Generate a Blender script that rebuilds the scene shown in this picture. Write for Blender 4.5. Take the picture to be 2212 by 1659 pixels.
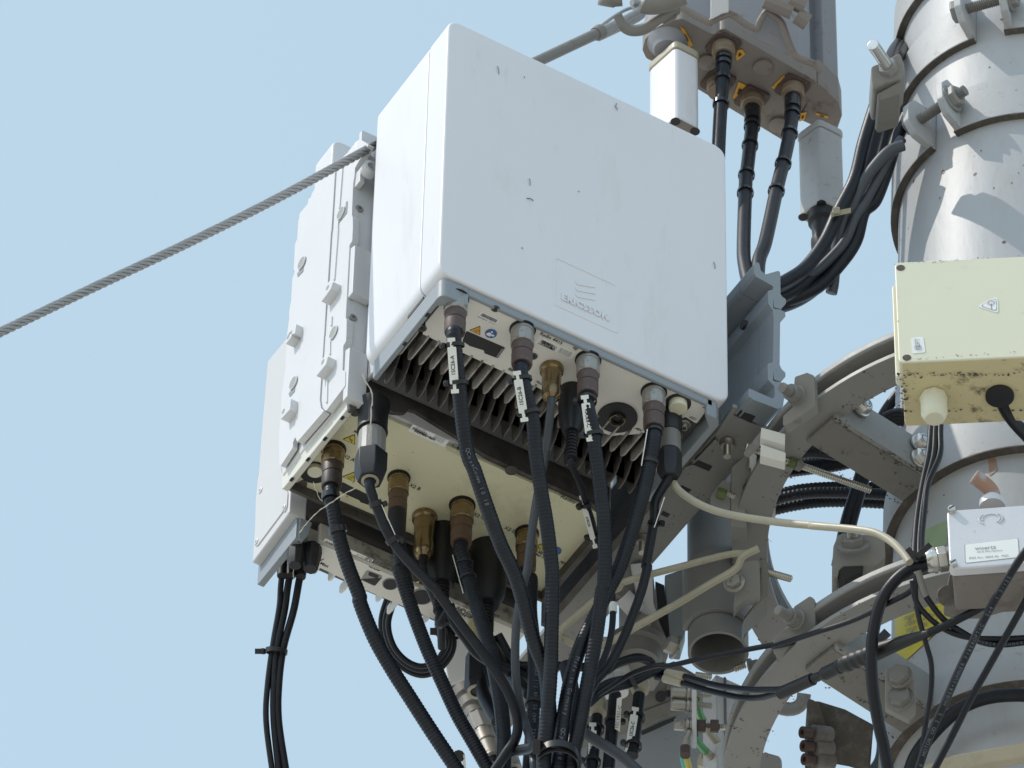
import bpy, bmesh, math, random
from mathutils import Vector, Matrix
random.seed(7)
V = Vector
sc = bpy.context.scene
for o in list(bpy.data.objects):
    bpy.data.objects.remove(o)

# ---------------------------------------------------------------- camera
PH, TH, RO, FPX, D0 = .5237, .8277, .0243, 14000., 7.0
W, H, K = 2212., 1659., 1.73598
r_ = V((math.cos(PH), -math.sin(PH), 0)); h_ = V((math.sin(PH), math.cos(PH), 0)); z_ = V((0, 0, 1))
FW = h_*math.cos(TH) + z_*math.sin(TH); u_ = -h_*math.sin(TH) + z_*math.cos(TH)
RT = r_*math.cos(RO) + u_*math.sin(RO); UP = -r_*math.sin(RO) + u_*math.cos(RO)
CAM = -(RT*-157.4*D0/FPX + UP*243.9*D0/FPX + FW*D0)
cd = bpy.data.cameras.new('camera'); cam = bpy.data.objects.new('camera', cd); sc.collection.objects.link(cam)
cam.matrix_world = Matrix(((RT.x, UP.x, -FW.x, CAM.x), (RT.y, UP.y, -FW.y, CAM.y), (RT.z, UP.z, -FW.z, CAM.z), (0, 0, 0, 1)))
cd.sensor_width = 36; cd.lens = FPX*36/W; cd.clip_start = .5; cd.clip_end = 20000
cd.dof.use_dof = True; cd.dof.focus_distance = 7.1; cd.dof.aperture_fstop = 30
sc.camera = cam

# ---------------------------------------------------------------- sky, sun, exposure
GROUND_Z = CAM.z - 1.65
SUN_EL = math.radians(52)
sh = (-r_ - h_*.30).normalized()
SUN = sh*math.cos(SUN_EL) + z_*math.sin(SUN_EL)
w = bpy.data.worlds.new('World'); sc.world = w; w.use_nodes = True
nt = w.node_tree; bg = nt.nodes['Background']
sky = nt.nodes.new('ShaderNodeTexSky'); sky.sky_type = 'NISHITA'; sky.sun_disc = False
sky.sun_elevation = SUN_EL; sky.sun_rotation = math.atan2(SUN.x, SUN.y)
sky.altitude = 200; sky.air_density = 1.0; sky.dust_density = .7; sky.ozone_density = 1.2
hz = nt.nodes.new('ShaderNodeVectorMath'); hz.operation = 'ADD'; hz.inputs[1].default_value = (2.70, 3.36, 3.20)   # even high haze
nt.links.new(sky.outputs[0], hz.inputs[0]); nt.links.new(hz.outputs[0], bg.inputs[0]); bg.inputs[1].default_value = .10
sl = bpy.data.lights.new('sun', 'SUN'); sun = bpy.data.objects.new('sun', sl); sc.collection.objects.link(sun)
sl.energy = 2.0; sl.angle = math.radians(.5); sl.color = (1, .94, .86)
sun.rotation_euler = (-SUN).to_track_quat('-Z', 'Y').to_euler()
sc.view_settings.view_transform = 'Standard'; sc.view_settings.look = 'None'
sc.view_settings.gamma = 1; sc.view_settings.use_curve_mapping = False
sc.view_settings.exposure = .45

# ---------------------------------------------------------------- point helpers
# frames: (x offset, y offset, zoom) of a view of the 3840 px photograph
za=(900,1000,2.37); zb=(1500,1000,2.37); zc=(2200,900,2.37); zd=(900,1600,2.37); ze=(1600,1500,2.37); zf=(2300,1500,2.37)
ya=(2200,0,2.37); yb=(2900,0,2.0735); yc=(2900,700,2.0735); yd=(2900,1400,2.0735); ye=(2900,2080,2.0735)
yf=(2100,2100,2.1267); yg=(1300,2100,2.1267); yh=(900,400,2.37)
w1=(1000,480,4.148); w2=(1000,860,4.148); w3=(950,1260,4.148); w4=(920,1640,4.148); w5=(1150,1900,4.148); w6=(1600,1900,3.4567)
v1=(2380,0,5.185); v2=(2760,0,5.185); v3=(1650,2300,2.86); v4=(2200,2400,3.4567); v5=(2680,1500,3.4567); v6=(3360,1780,3.19)
c1f=(1360,60,4.148); c2f=(2500,400,4.148); c3f=(2500,1360,4.148); c4f=(1340,980,4.148); c5f=(2020,920,5.185)
DD=(0,0,.57604); SS=(0,0,1)
def ray(fr, X, Y):
    px = (fr[0]+X/fr[2])/K; py = (fr[1]+Y/fr[2])/K
    return RT*((px-W/2)/FPX) - UP*((py-H/2)/FPX) + FW
def p(fr, X, Y, x=None, y=None, z=None, d=None, pl=None):
    v = ray(fr, X, Y)
    if d is not None: t = D0+d
    elif pl is not None: t = (pl[0]-CAM).dot(pl[1])/v.dot(pl[1])
    else:
        i, c = (0, x) if x is not None else (1, y) if y is not None else (2, z)
        t = (c-CAM[i])/v[i]
    return CAM + v*t
def pp(fr, pts, **k): return [p(fr, a, b, **k) for a, b in pts]
def dep(q): return (q-CAM).dot(FW)-D0
PX = .5e-3/K     # metres per photo pixel at the main depth

def fillet(P, rad, n=4):
    """round the corners of a closed planar polygon"""
    out = []; N = len(P)
    for i in range(N):
        a, b, c = P[i-1], P[i], P[(i+1) % N]
        R = rad[i] if isinstance(rad, (list, tuple)) else rad
        u = a-b; v = c-b; lu, lv = u.length, v.length
        if R <= 0 or lu < 1e-7 or lv < 1e-7: out.append(b); continue
        u /= lu; v /= lv
        ang = u.angle(v, math.pi)
        if ang > 3.0: out.append(b); continue
        t = min(R/math.tan(ang/2), lu*.48, lv*.48)
        s, e = b+u*t, b+v*t
        for k in range(n+1):
            f = k/n; out.append(s*(1-f)**2 + b*2*f*(1-f) + e*f*f)
    return out
def smooth_path(P, sub=8):
    out = []
    for i in range(len(P)-1):
        p0 = P[i-1] if i else P[0]*2-P[1]; p1, p2 = P[i], P[i+1]; p3 = P[i+2] if i+2 < len(P) else P[-1]*2-P[-2]
        for k in range(sub):
            t = k/sub
            out.append(.5*((2*p1)+(p2-p0)*t+(2*p0-5*p1+4*p2-p3)*t*t+(3*p1-p0-3*p2+p3)*t**3))
    out.append(P[-1].copy()); return out
def resample(P, step):
    L = [0]
    for a, b in zip(P, P[1:]): L.append(L[-1]+(b-a).length)
    n = max(2, int(round(L[-1]/step))); out = []; j = 0
    for i in range(n+1):
        s = L[-1]*i/n
        while j < len(L)-2 and L[j+1] < s: j += 1
        f = (s-L[j])/max(1e-9, L[j+1]-L[j]); out.append(P[j].lerp(P[j+1], min(1, f)))
    return out
def frames(P):
    N = len(P); T = [(P[min(i+1, N-1)]-P[max(i-1, 0)]).normalized() for i in range(N)]
    a = V((0, 0, 1)) if abs(T[0].z) < .9 else V((1, 0, 0))
    n = (a-T[0]*a.dot(T[0])).normalized(); out = []
    for t in T:
        n = (n-t*n.dot(t)).normalized(); out.append((t, n, t.cross(n)))
    return out
def basis(ax, up=None):
    ax = ax.normalized(); up = up or (V((0, 0, 1)) if abs(ax.z) < .95 else r_)
    u = (up-ax*up.dot(ax)).normalized(); return u, ax.cross(u)

# ---------------------------------------------------------------- mesh collector
TXT = {}
def glyphs(s, size, font=None, spacing=1.0, bold=0.):
    key = (s, size, spacing, bold)
    if key not in TXT:
        c = bpy.data.curves.new('text', 'FONT'); c.body = s; c.size = size; c.space_character = spacing; c.offset = bold
        c.resolution_u = 2; c.align_x = 'CENTER'; c.align_y = 'CENTER'
        o = bpy.data.objects.new('text', c); m = o.to_mesh()
        TXT[key] = ([tuple(v.co[:2]) for v in m.vertices], [tuple(f.vertices) for f in m.polygons])
        o.to_mesh_clear(); bpy.data.objects.remove(o); bpy.data.curves.remove(c)
    return TXT[key]
class MB:
    def __init__(s): s.v = []; s.f = []
    def add(s, vs, fs):
        b = len(s.v); s.v += [V(q) for q in vs]; s.f += [tuple(b+i for i in f) for f in fs]; return s
    def prism(s, P, vec):
        n = len(P); vec = V(vec)
        nr = V((0, 0, 0))
        for i in range(n): nr += (P[i]-P[0]).cross(P[(i+1) % n]-P[0])
        if nr.dot(vec) > 0: P = P[::-1]
        vs = list(P)+[q+vec for q in P]
        fs = [tuple(range(n)), tuple(range(2*n-1, n-1, -1))]+[(i, i+n, (i+1) % n+n, (i+1) % n) for i in range(n)]
        return s.add(vs, fs)
    def box(s, a, b):
        a, b = V(a), V(b)
        return s.prism([V((a.x, a.y, a.z)), V((b.x, a.y, a.z)), V((b.x, b.y, a.z)), V((a.x, b.y, a.z))], (0, 0, b.z-a.z))
    def obox(s, c, ux, uy, uz, sx, sy, sz):
        """box centred at c with half sizes along unit vectors"""
        P = [c+ux*a*sx+uy*b*sy-uz*sz for a, b in ((-1, -1), (1, -1), (1, 1), (-1, 1))]
        return s.prism(P, uz*2*sz)
    def loft(s, rings, caps=True, closed=False):
        b = len(s.v); n = len(rings[0])
        for R in rings: s.v += [V(q) for q in R]
        m = len(rings)
        for i in range(m if closed else m-1):
            for k in range(n):
                s.f.append((b+i*n+k, b+i*n+(k+1) % n, b+((i+1) % m)*n+(k+1) % n, b+((i+1) % m)*n+k))
        if caps and not closed:
            s.f.append(tuple(b+k for k in range(n-1, -1, -1))); s.f.append(tuple(b+(m-1)*n+k for k in range(n)))
        return s
    def tube(s, P, rad, n=12, caps=True):
        rings = []; N = len(P)
        for i, (q, (t, a, c)) in enumerate(zip(P, frames(P))):
            R = rad(i/(N-1), i) if callable(rad) else rad
            rings.append([q+(a*math.cos(2*math.pi*k/n)+c*math.sin(2*math.pi*k/n))*R for k in range(n)])
        return s.loft(rings, caps)
    def cyl(s, a, b, R, n=20): return s.tube([a, b], R, n)
    def lathe(s, o, ax, prof, n=24, rot=0., up=None, caps=True):
        """prof: (distance along axis, radius)"""
        ax = ax.normalized(); u, v = basis(ax, up)
        rings = [[o+ax*t+(u*math.cos(2*math.pi*k/n+rot)+v*math.sin(2*math.pi*k/n+rot))*R for k in range(n)] for t, R in prof]
        return s.loft(rings, caps)
    def ring(s, o, ax, ro, ri, h, n=28):
        ax = ax.normalized(); u, v = basis(ax)
        rings = []
        for k in range(n):
            e = u*math.cos(2*math.pi*k/n)+v*math.sin(2*math.pi*k/n)
            rings.append([o+e*ro, o+e*ri, o+e*ri+ax*h, o+e*ro+ax*h])
        return s.loft(rings, False, True)
    def text(s, t, o, ux, uy, size, depth=.0002, spacing=1.0, bold=0.):
        vs, fs = glyphs(t, size, None, spacing, bold); nz = ux.cross(uy).normalized()
        return s.add([o+ux*a+uy*b+nz*depth for a, b in vs], fs)
    def text3(s, t, o, ux, uy, size, depth, spacing=1.0, bold=0.):
        vs, fs = glyphs(t, size, None, spacing, bold); nz = ux.cross(uy).normalized()
        top = [o+ux*a+uy*b+nz*depth for a, b in vs]; bot = [o+ux*a+uy*b-nz*.0005 for a, b in vs]; n = len(vs)
        cnt = {}
        for f in fs:
            for i in range(len(f)):
                e = (f[i], f[(i+1) % len(f)]); cnt[e] = 1
        side = [(a, b, b+n, a+n)[::-1] for a, b in cnt if (b, a) not in cnt]
        return s.add(top+bot, list(fs)+side)

def link(o, parent=None):
    sc.collection.objects.link(o)
    if parent: o.parent = parent
    return o
def mesh_obj(mb, name, mat, base=V((0, 0, 0)), parent=None, bev=0., seg=2, ang=32, flat=False):
    me = bpy.data.meshes.new(name)
    me.from_pydata([tuple(q-base) for q in mb.v], [], mb.f); me.validate(); 
    if not flat:
        bm = bmesh.new(); bm.from_mesh(me); bmesh.ops.recalc_face_normals(bm, faces=bm.faces); bm.to_mesh(me); bm.free()
    me.polygons.foreach_set('use_smooth', [True]*len(me.polygons))
    me.set_sharp_from_angle(angle=math.radians(ang)); me.update()
    if isinstance(mat, (list, tuple)):
        for m in mat: me.materials.append(m)
    else: me.materials.append(mat)
    o = bpy.data.objects.new(name, me); link(o, parent)
    if bev > 0:
        b = o.modifiers.new('bevel', 'BEVEL'); b.width = bev; b.segments = seg; b.limit_method = 'ANGLE'; b.angle_limit = math.radians(38)
        b.harden_normals = True
    return o
class Thing:
    def __init__(s, name, label, cat, base, group=None):
        s.base = V(base); s.e = bpy.data.objects.new(name, None); s.e.location = s.base; s.e.empty_display_size = .02
        link(s.e); s.e['label'] = label; s.e['category'] = cat
        if group: s.e['group'] = group
    def part(s, name, mb, mat, parent=None, label=None, kind=None, **k):
        o = mesh_obj(mb, name, mat, s.base, parent or s.e, **k)
        if label: o['label'] = label
        if kind: o['kind'] = kind
        return o
def solo(name, label, cat, mb, mat, base, group=None, **k):
    base = V(base); o = mesh_obj(mb, name, mat, base, None, **k); o.location = base
    o['label'] = label; o['category'] = cat
    if group: o['group'] = group
    return o

# ---------------------------------------------------------------- materials
def mat(name, col, rough=.5, metal=0., var=.06, vs=40., dirt=None, bump=0., bs=200., spec=.5, coat=0., stretch=None):
    m = bpy.data.materials.new(name); m.use_nodes = True; n = m.node_tree.nodes; l = m.node_tree.links
    b = n['Principled BSDF']; b.inputs['Roughness'].default_value = rough; b.inputs['Metallic'].default_value = metal
    b.inputs['Specular IOR Level'].default_value = spec; b.inputs['Coat Weight'].default_value = coat
    tc = n.new('ShaderNodeTexCoord'); mp = n.new('ShaderNodeMapping'); l.new(tc.outputs['Object'], mp.inputs[0])
    if stretch: mp.inputs['Scale'].default_value = stretch
    nz = n.new('ShaderNodeTexNoise'); nz.inputs['Scale'].default_value = vs; nz.inputs['Detail'].default_value = 6; l.new(mp.outputs[0], nz.inputs['Vector'])
    mx = n.new('ShaderNodeMix'); mx.data_type = 'RGBA'
    mx.inputs['A'].default_value = tuple(c*(1-var*1.6) for c in col)+(1,); mx.inputs['B'].default_value = tuple(min(1, c*(1+var*1.6)) for c in col)+(1,)
    l.new(nz.outputs['Fac'], mx.inputs['Factor']); out = mx.outputs['Result']
    if dirt:
        for (dc, amt, dsc, lo) in dirt:
            n2 = n.new('ShaderNodeTexNoise'); n2.inputs['Scale'].default_value = dsc; n2.inputs['Detail'].default_value = 9; n2.inputs['Roughness'].default_value = .7
            l.new(mp.outputs[0], n2.inputs['Vector'])
            rp = n.new('ShaderNodeMapRange'); rp.inputs['From Min'].default_value = lo; rp.inputs['From Max'].default_value = lo+.12; rp.inputs['To Max'].default_value = amt
            l.new(n2.outputs['Fac'], rp.inputs['Value'])
            m2 = n.new('ShaderNodeMix'); m2.data_type = 'RGBA'; l.new(rp.outputs['Result'], m2.inputs['Factor']); l.new(out, m2.inputs['A'])
            m2.inputs['B'].default_value = tuple(dc)+(1,); out = m2.outputs['Result']
    l.new(out, b.inputs['Base Color'])
    rr = n.new('ShaderNodeMapRange'); rr.inputs['To Min'].default_value = max(.02, rough-.08); rr.inputs['To Max'].default_value = min(1, rough+.1)
    l.new(nz.outputs['Fac'], rr.inputs['Value']); l.new(rr.outputs['Result'], b.inputs['Roughness'])
    if bump:
        n3 = n.new('ShaderNodeTexNoise'); n3.inputs['Scale'].default_value = bs; n3.inputs['Detail'].default_value = 4; l.new(mp.outputs[0], n3.inputs['Vector'])
        bp = n.new('ShaderNodeBump'); bp.inputs['Strength'].default_value = bump; bp.inputs['Distance'].default_value = .001; l.new(n3.outputs['Fac'], bp.inputs['Height'])
        l.new(bp.outputs[0], b.inputs['Normal'])
    return m
DUST = (.10, .075, .055)
M = {}
M['cover'] = mat('white_plastic', (.70, .695, .72), .42, var=.02, vs=9, dirt=[((.56, .55, .50), .4, 14, .58), ((.3, .27, .2), .6, 240, .75), ((.58, .58, .55), .5, 60, .62)], bump=.08, bs=700, stretch=(1, 1, .22))
M['cover2'] = mat('off_white_plastic', (.62, .62, .63), .45, var=.015, vs=9, dirt=[((.5, .48, .42), .3, 20, .62)], bump=.05, bs=900)
M['cover3'] = mat('pale_grey_plastic', (.56, .555, .555), .45, var=.02, vs=9, dirt=[((.4, .38, .34), .3, 20, .62)], stretch=(1, 1, .3))
M['chassis'] = mat('blue_grey_paint', (.24, .265, .29), .5, var=.03, dirt=[(DUST, .55, 120, .60)], bump=.08, bs=700)
M['chassis2'] = mat('cream_grey_paint', (.62, .61, .55), .5, var=.03, dirt=[(DUST, .6, 90, .62)], bump=.08, bs=700)
M['panel1'] = mat('light_grey_panel', (.72, .70, .65), .5, var=.03, dirt=[(DUST, .35, 70, .64)])
M['panel2'] = mat('yellowed_panel', (.68, .65, .45), .5, var=.04, vs=12, dirt=[(DUST, .4, 45, .64), ((.35, .33, .2), .3, 15, .55)])
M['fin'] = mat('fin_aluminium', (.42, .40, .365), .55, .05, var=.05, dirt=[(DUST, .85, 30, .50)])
M['fin_dark'] = mat('shade_dark_aluminium', (.085, .08, .075), .6, .1, var=.1, dirt=[((.05, .04, .035), .8, 25, .48)])  # shade put into the colour of inner walls and channels; also dark screws
M['black'] = mat('black_rubber', (.009, .009, .011), .5, var=.2, dirt=[((.09, .075, .06), .4, 160, .68)])
M['cable'] = mat('black_cable_sheath', (.0055, .007, .012), .42, var=.25, vs=60, dirt=[((.06, .055, .05), .4, 260, .68), ((.020, .022, .028), .4, 30, .52)], bump=.15, bs=500, spec=.35)
M['cable_grey'] = mat('grey_cable_sheath', (.055, .062, .075), .5, var=.12)
M['cable_beige'] = mat('beige_cable_sheath', (.40, .36, .27), .45, var=.08, dirt=[(DUST, .5, 90, .62), ((.25, .24, .15), .35, 25, .52)])
M['tape'] = mat('black_tape', (.014, .015, .02), .25, var=.2)
M['steel'] = mat('stainless_steel', (.62, .60, .56), .28, .9, var=.06, dirt=[((.12, .08, .05), .6, 110, .6)])
M['steel_dull'] = mat('weathered_steel', (.36, .34, .31), .42, .7, var=.12, dirt=[((.10, .065, .04), .75, 130, .55)])
M['thread'] = mat('threaded_steel', (.50, .47, .41), .3, .85, var=.1)
M['galv'] = mat('galvanised_steel', (.19, .18, .165), .55, .1, var=.08, vs=70, dirt=[((.13, .115, .10), .7, 60, .57), ((.08, .055, .04), .8, 220, .66)], bump=.15, bs=300)
M['galv_light'] = mat('grey_painted_steel', (.245, .24, .23), .5, .05, var=.05, vs=30, dirt=[((.15, .12, .09), .75, 34, .60), ((.09, .055, .035), .85, 150, .66)], bump=.12, bs=400)
M['rope'] = mat('galvanised_wire', (.33, .33, .33), .5, .45, var=.15, vs=150, dirt=[((.09, .07, .05), .8, 150, .6)])
M['mast'] = mat('mast_paint', (.41, .415, .425), .5, 0, var=.06, vs=8, dirt=[((.36, .35, .34), .55, 14, .52), ((.20, .17, .14), .7, 55, .66), ((.10, .07, .05), .9, 160, .74)], bump=.7, bs=50, stretch=(1, 1, .35))
M['band'] = mat('clamp_paint', (.40, .405, .41), .55, 0, var=.04, vs=25, dirt=[((.16, .13, .10), .7, 60, .58)], bump=.2, bs=200)
M['brass'] = mat('brass', (.25, .18, .095), .24, .8, var=.15, dirt=[((.05, .035, .025), .5, 60, .52)])
M['boot'] = mat('brown_rubber_boot', (.085, .055, .048), .55, var=.15, dirt=[((.20, .15, .12), .5, 150, .55)])
M['boot_dark'] = mat('dark_rubber_boot', (.035, .022, .018), .5, var=.15)
M['grime'] = mat('grimy_edge', (.085, .072, .06), .7, var=.25, dirt=[((.16, .14, .12), .6, 60, .5)])
M['fin_mid'] = mat('shaded_fin', (.155, .145, .13), .6, .05, var=.1, dirt=[((.05, .042, .035), .8, 40, .5)])  # base colour darkened for the shade between the fins, plus blotchy dirt
M['socket_tan'] = mat('tan_socket', (.24, .18, .12), .5, .2, var=.1)
M['boot_brown'] = mat('brown_boot', (.11, .065, .04), .5, .1, var=.15)
M['box'] = mat('cream_plastic', (.67, .65, .50), .45, var=.02, vs=10, dirt=[((.30, .28, .16), .35, 30, .62), ((.05, .04, .03), .8, 70, .72)])
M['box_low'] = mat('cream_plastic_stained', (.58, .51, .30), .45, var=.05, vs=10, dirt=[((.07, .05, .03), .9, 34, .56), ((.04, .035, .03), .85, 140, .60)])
M['cast'] = mat('cast_aluminium', (.60, .60, .62), .42, .2, var=.04, dirt=[((.25, .22, .2), .4, 80, .6)], bump=.25, bs=500)
M['cast_dirty'] = mat('cast_aluminium_dirty', (.20, .18, .165), .55, .1, var=.1, dirt=[((.13, .10, .085), .7, 40, .5)], bump=.25, bs=300)
M['ant'] = mat('antenna_paint', (.27, .27, .29), .5, var=.04, dirt=[((.16, .12, .10), .6, 40, .58)])
M['ant_low'] = mat('antenna_end_cap', (.22, .19, .17), .55, var=.07, dirt=[((.12, .07, .045), .7, 40, .56)])
M['white'] = mat('white_label', (.78, .78, .76), .4, var=.02)
M['tag'] = mat('white_tag', (.72, .72, .68), .4, var=.03, dirt=[(DUST, .4, 200, .64)])
M['ink'] = mat('black_ink', (.012, .012, .014), .5, var=.1)
M['ink_soft'] = mat('worn_ink', (.22, .22, .23), .5, var=.1)
M['ink_pale'] = mat('pale_print', (.13, .15, .19), .5, var=.1)
M['yellow'] = mat('yellow_sticker', (.62, .52, .07), .4, var=.04)
M['orange'] = mat('orange_sticker', (.72, .38, .03), .4, var=.04)
M['blue'] = mat('blue_sticker', (.03, .12, .34), .4, var=.04)
M['hole'] = mat('dark_recess', (.02, .02, .022), .6, var=.2)
M['grey_hole'] = mat('grey_recess', (.30, .295, .285), .6, var=.1)
M['green'] = mat('green_paint', (.10, .14, .04), .5, var=.1)
M['green_sticker'] = mat('green_sticker', (.30, .38, .22), .5, var=.05)
M['rust'] = mat('rusty_primer', (.34, .20, .14), .6, var=.2, dirt=[((.36, .36, .38), .9, 60, .5)])
M['teal'] = mat('teal_insulation', (.10, .45, .40), .4, var=.1)
M['gy_green'] = mat('green_insulation', (.05, .25, .06), .4, var=.1)
M['gy_yellow'] = mat('yellow_insulation', (.62, .52, .14), .4, var=.1)
M['web'] = mat('spider_silk', (.55, .52, .45), .6, var=.1)
M['nylon'] = mat('black_cable_tie', (.012, .012, .014), .4, var=.2)

# ================================================================ the setting
gm = mat('gravel_ground', (.50, .455, .39), .9, var=.12, vs=3, bump=.6, bs=40, dirt=[((.25, .24, .21), .5, .8, .5)])
mb = MB(); s = 9000.
mb.add([(-s, -s, GROUND_Z), (s, -s, GROUND_Z), (s, s, GROUND_Z), (-s, s, GROUND_Z)], [(0, 1, 2, 3)])
g = mesh_obj(mb, 'ground', gm); g['kind'] = 'structure'

# mast axis
AX0 = p(SS, 3868, 2070, d=.25); AX1 = AX0 + z_*1.0 + r_*-.0
_t = p(SS, 3862, 482, d=.25+.50)
AXD = (_t-AX0); AXD = AXD/AXD.z
def axis(z): return AX0 + AXD*(z-AX0.z)
def mp(R, az, z):
    """point at radius R round the mast; az degrees from the camera's left, towards the camera"""
    a = math.radians(az); return axis(z) + (-r_*math.cos(a) - h_*math.sin(a))*R
def az_dir(az):
    a = math.radians(az); return (-r_*math.cos(a) - h_*math.sin(a)), (r_*math.sin(a) - h_*math.cos(a))
RM = .155
def zat(cy, R=0.):   # height whose circle centre shows at photo row cy
    lo, hi = -2., 2.
    for _ in range(50):
        m = (lo+hi)/2; q = axis(m)-CAM; row = (H/2-FPX*q.dot(UP)/q.dot(FW))*K
        if row > cy: lo = m
        else: hi = m
    return lo
ZC = {k: zat(v) for k, v in dict(c1=200, c2=482, c3=820, u=2075, l=2955).items()}
T = Thing('antenna_mast', 'thick pale grey steel tube mast with flaking paint at the right edge', 'mast', (axis(GROUND_Z).x, axis(GROUND_Z).y, GROUND_Z))
mb = MB(); prof = []
zs = [GROUND_Z, -3, -1.2, ZC['l']-.12, ZC['l'], ZC['u'], ZC['c3']-.15, ZC['c3'], ZC['c1'], 2.2]
rings = [[mp(RM, 360*k/96, z) for k in range(96)] for z in zs]
mb.loft(rings); T.part('tube', mb, M['mast'])
mb = MB(); mb.loft([[mp(.30, 360*k/48, z) for k in range(48)] for z in (GROUND_Z, GROUND_Z+.03)]); T.part('base_plate', mb, M['galv'])

def band(mb, z0, z1, ri, ro, a0, a1, n=48):
    rings = []
    for k in range(n+1):
        a = a0+(a1-a0)*k/n
        rings.append([mp(ro, a, z0), mp(ri, a, z0), mp(ri, a, z1), mp(ro, a, z1)])
    mb.loft(rings, True)

# ================================================================ the three radio units
def rrect_xz(x0, x1, z0, z1, y, R, n=6):
    return fillet([V((x0, y, z0)), V((x1, y, z0)), V((x1, y, z1)), V((x0, y, z1))], R, n)
def sticker(mb, c, ux, uy, w_, h_, t=.0003, R=.001):
    n = ux.cross(uy).normalized()
    P = fillet([c-ux*w_/2-uy*h_/2, c+ux*w_/2-uy*h_/2, c+ux*w_/2+uy*h_/2, c-ux*w_/2+uy*h_/2], R, 2)
    return mb.prism([q+n*t for q in P], -n*t*2)
def barcode(mb, c, ux, uy, w_, h_, seed=1, t=.0006):
    rnd = random.Random(seed); x = -w_/2; n = ux.cross(uy).normalized()
    while x < w_/2:
        b = rnd.choice((.0003, .0005, .0008)); a = c+ux*x+n*t
        mb.add([a-uy*h_/2, a+ux*b-uy*h_/2, a+ux*b+uy*h_/2, a+uy*h_/2], [(0, 1, 2, 3)]); x += b+rnd.choice((.0004, .0006))
def dots(mb, c, ux, uy, w_, h_, seed=1, t=.0006, cell=.0006):
    rnd = random.Random(seed); n = ux.cross(uy).normalized(); a = int(w_/cell); b = int(h_/cell)
    for i in range(a):
        for j in range(b):
            if rnd.random() < .55:
                q = c+ux*(-w_/2+i*cell)+uy*(-h_/2+j*cell)+n*t
                mb.add([q, q+ux*cell, q+ux*cell+uy*cell, q+uy*cell], [(0, 1, 2, 3)])
def warn(T, c, ux, uy, s, kind, colour='yellow', parent=None):
    """triangular warning sticker, apex along uy"""
    n = ux.cross(uy).normalized()
    def tri(k, t): return fillet([c+(ux*math.cos(a)+uy*math.sin(a))*s*k+n*t for a in (math.pi/2, math.pi*7/6, math.pi*11/6)], s*.08, 2)
    mb = MB(); mb.prism(tri(1.0, .0004), -n*.0006); o = T.part('warning_sticker', mb, M['ink'], parent)
    mb = MB(); mb.prism(tri(.86, .0006), -n*.0003); T.part('sticker_face', mb, M[colour], o if parent is None else parent)
    mb = MB(); q = c+n*.0008
    if kind == 'heat':
        for k in (-.28, 0, .28):
            for j in range(4):
                a = q+ux*s*(k+(.06 if j % 2 else -.06))+uy*s*(-.25+j*.16); b = q+ux*s*(k+(-.06 if j % 2 else .06))+uy*s*(-.25+(j+1)*.16)
                mb.add([a-ux*s*.04, a+ux*s*.04, b+ux*s*.04, b-ux*s*.04], [(0, 1, 2, 3)])
    elif kind == 'bolt':
        for A, B in (((.16, .45), (-.16, .05)), ((-.16, .05), (.14, .02)), ((.14, .02), (-.10, -.38))):
            a = q+ux*s*A[0]+uy*s*A[1]; b = q+ux*s*B[0]+uy*s*B[1]; d = (b-a).normalized().cross(n)*s*.05
            mb.add([a-d, a+d, b+d, b-d], [(0, 1, 2, 3)])
    else:
        mb.add([q-ux*s*.06+uy*s*.45, q+ux*s*.06+uy*s*.45, q+ux*s*.03-uy*s*.12, q-ux*s*.03-uy*s*.12], [(0, 1, 2, 3)])
        mb.add([q+(ux*a+uy*(b-.28))*s*.06 for a, b in ((-1, -1), (1, -1), (1, 1), (-1, 1))], [(0, 1, 2, 3)])
    T.part('pictogram', mb, M['ink'], o, flat=True)
X, Y, Z = V((1, 0, 0)), V((0, 1, 0)), V((0, 0, 1))
# texts under the panels read with the letters' tops towards the front (-Y side, up in the photo)
TUX, TUY = X, -Y

# ---- radio 1, the big white one in front
LX, LY, LZ = .3705, .160, .4317
T = Thing('radio_unit', 'large white box shaped radio unit in front, raised maker name on its face', 'radio unit', (LX/2, LY/2, -.03))
R1 = T
mb = MB(); mb.prism(rrect_xz(0, LX, 0, LZ, 0, .019, 8), (0, .0425, 0))
T.part('front_cover', mb, M['cover'], bev=.0032, seg=4, ang=30)
# the side cover is an open shell, so that the heat fins hang free in it
_o = rrect_xz(.0004, LX-.0004, .0004, LZ-.0004, .0434, .019, 8); _i = rrect_xz(.0044, LX-.0044, .0044, LZ-.0044, .0434, .015, 8)
_k = [i for i, q in enumerate(_o) if not (.0121 < q.x < LX-.0121 and q.z < .01)]
def _open(P):   # walk from the lower left corner over the top to the lower right corner, leaving the bottom open
    s_ = [q for q in P if q.x < .0135 and q.z < .02]; e_ = [q for q in P if q.x > LX-.0135 and q.z < .02]
    n_ = len(P)//4; return list(reversed(P[:n_][:6]))+list(reversed(P[2*n_:]+[]))+list(reversed(P[n_:2*n_]))
_a = P_o = _o[:7][::-1]; n_ = len(_o)//4
walk = lambda P: P[:7][::-1] + P[3*n_:][::-1] + P[2*n_:3*n_][::-1] + P[n_:2*n_][::-1][:7+2]
wo, wi = walk(_o), walk(_i)
mb = MB(); mb.prism(wo+wi[::-1], (0, LY-.0434, 0))
T.part('side_cover', mb, M['cover'], bev=.002, seg=2, ang=30)
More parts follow.
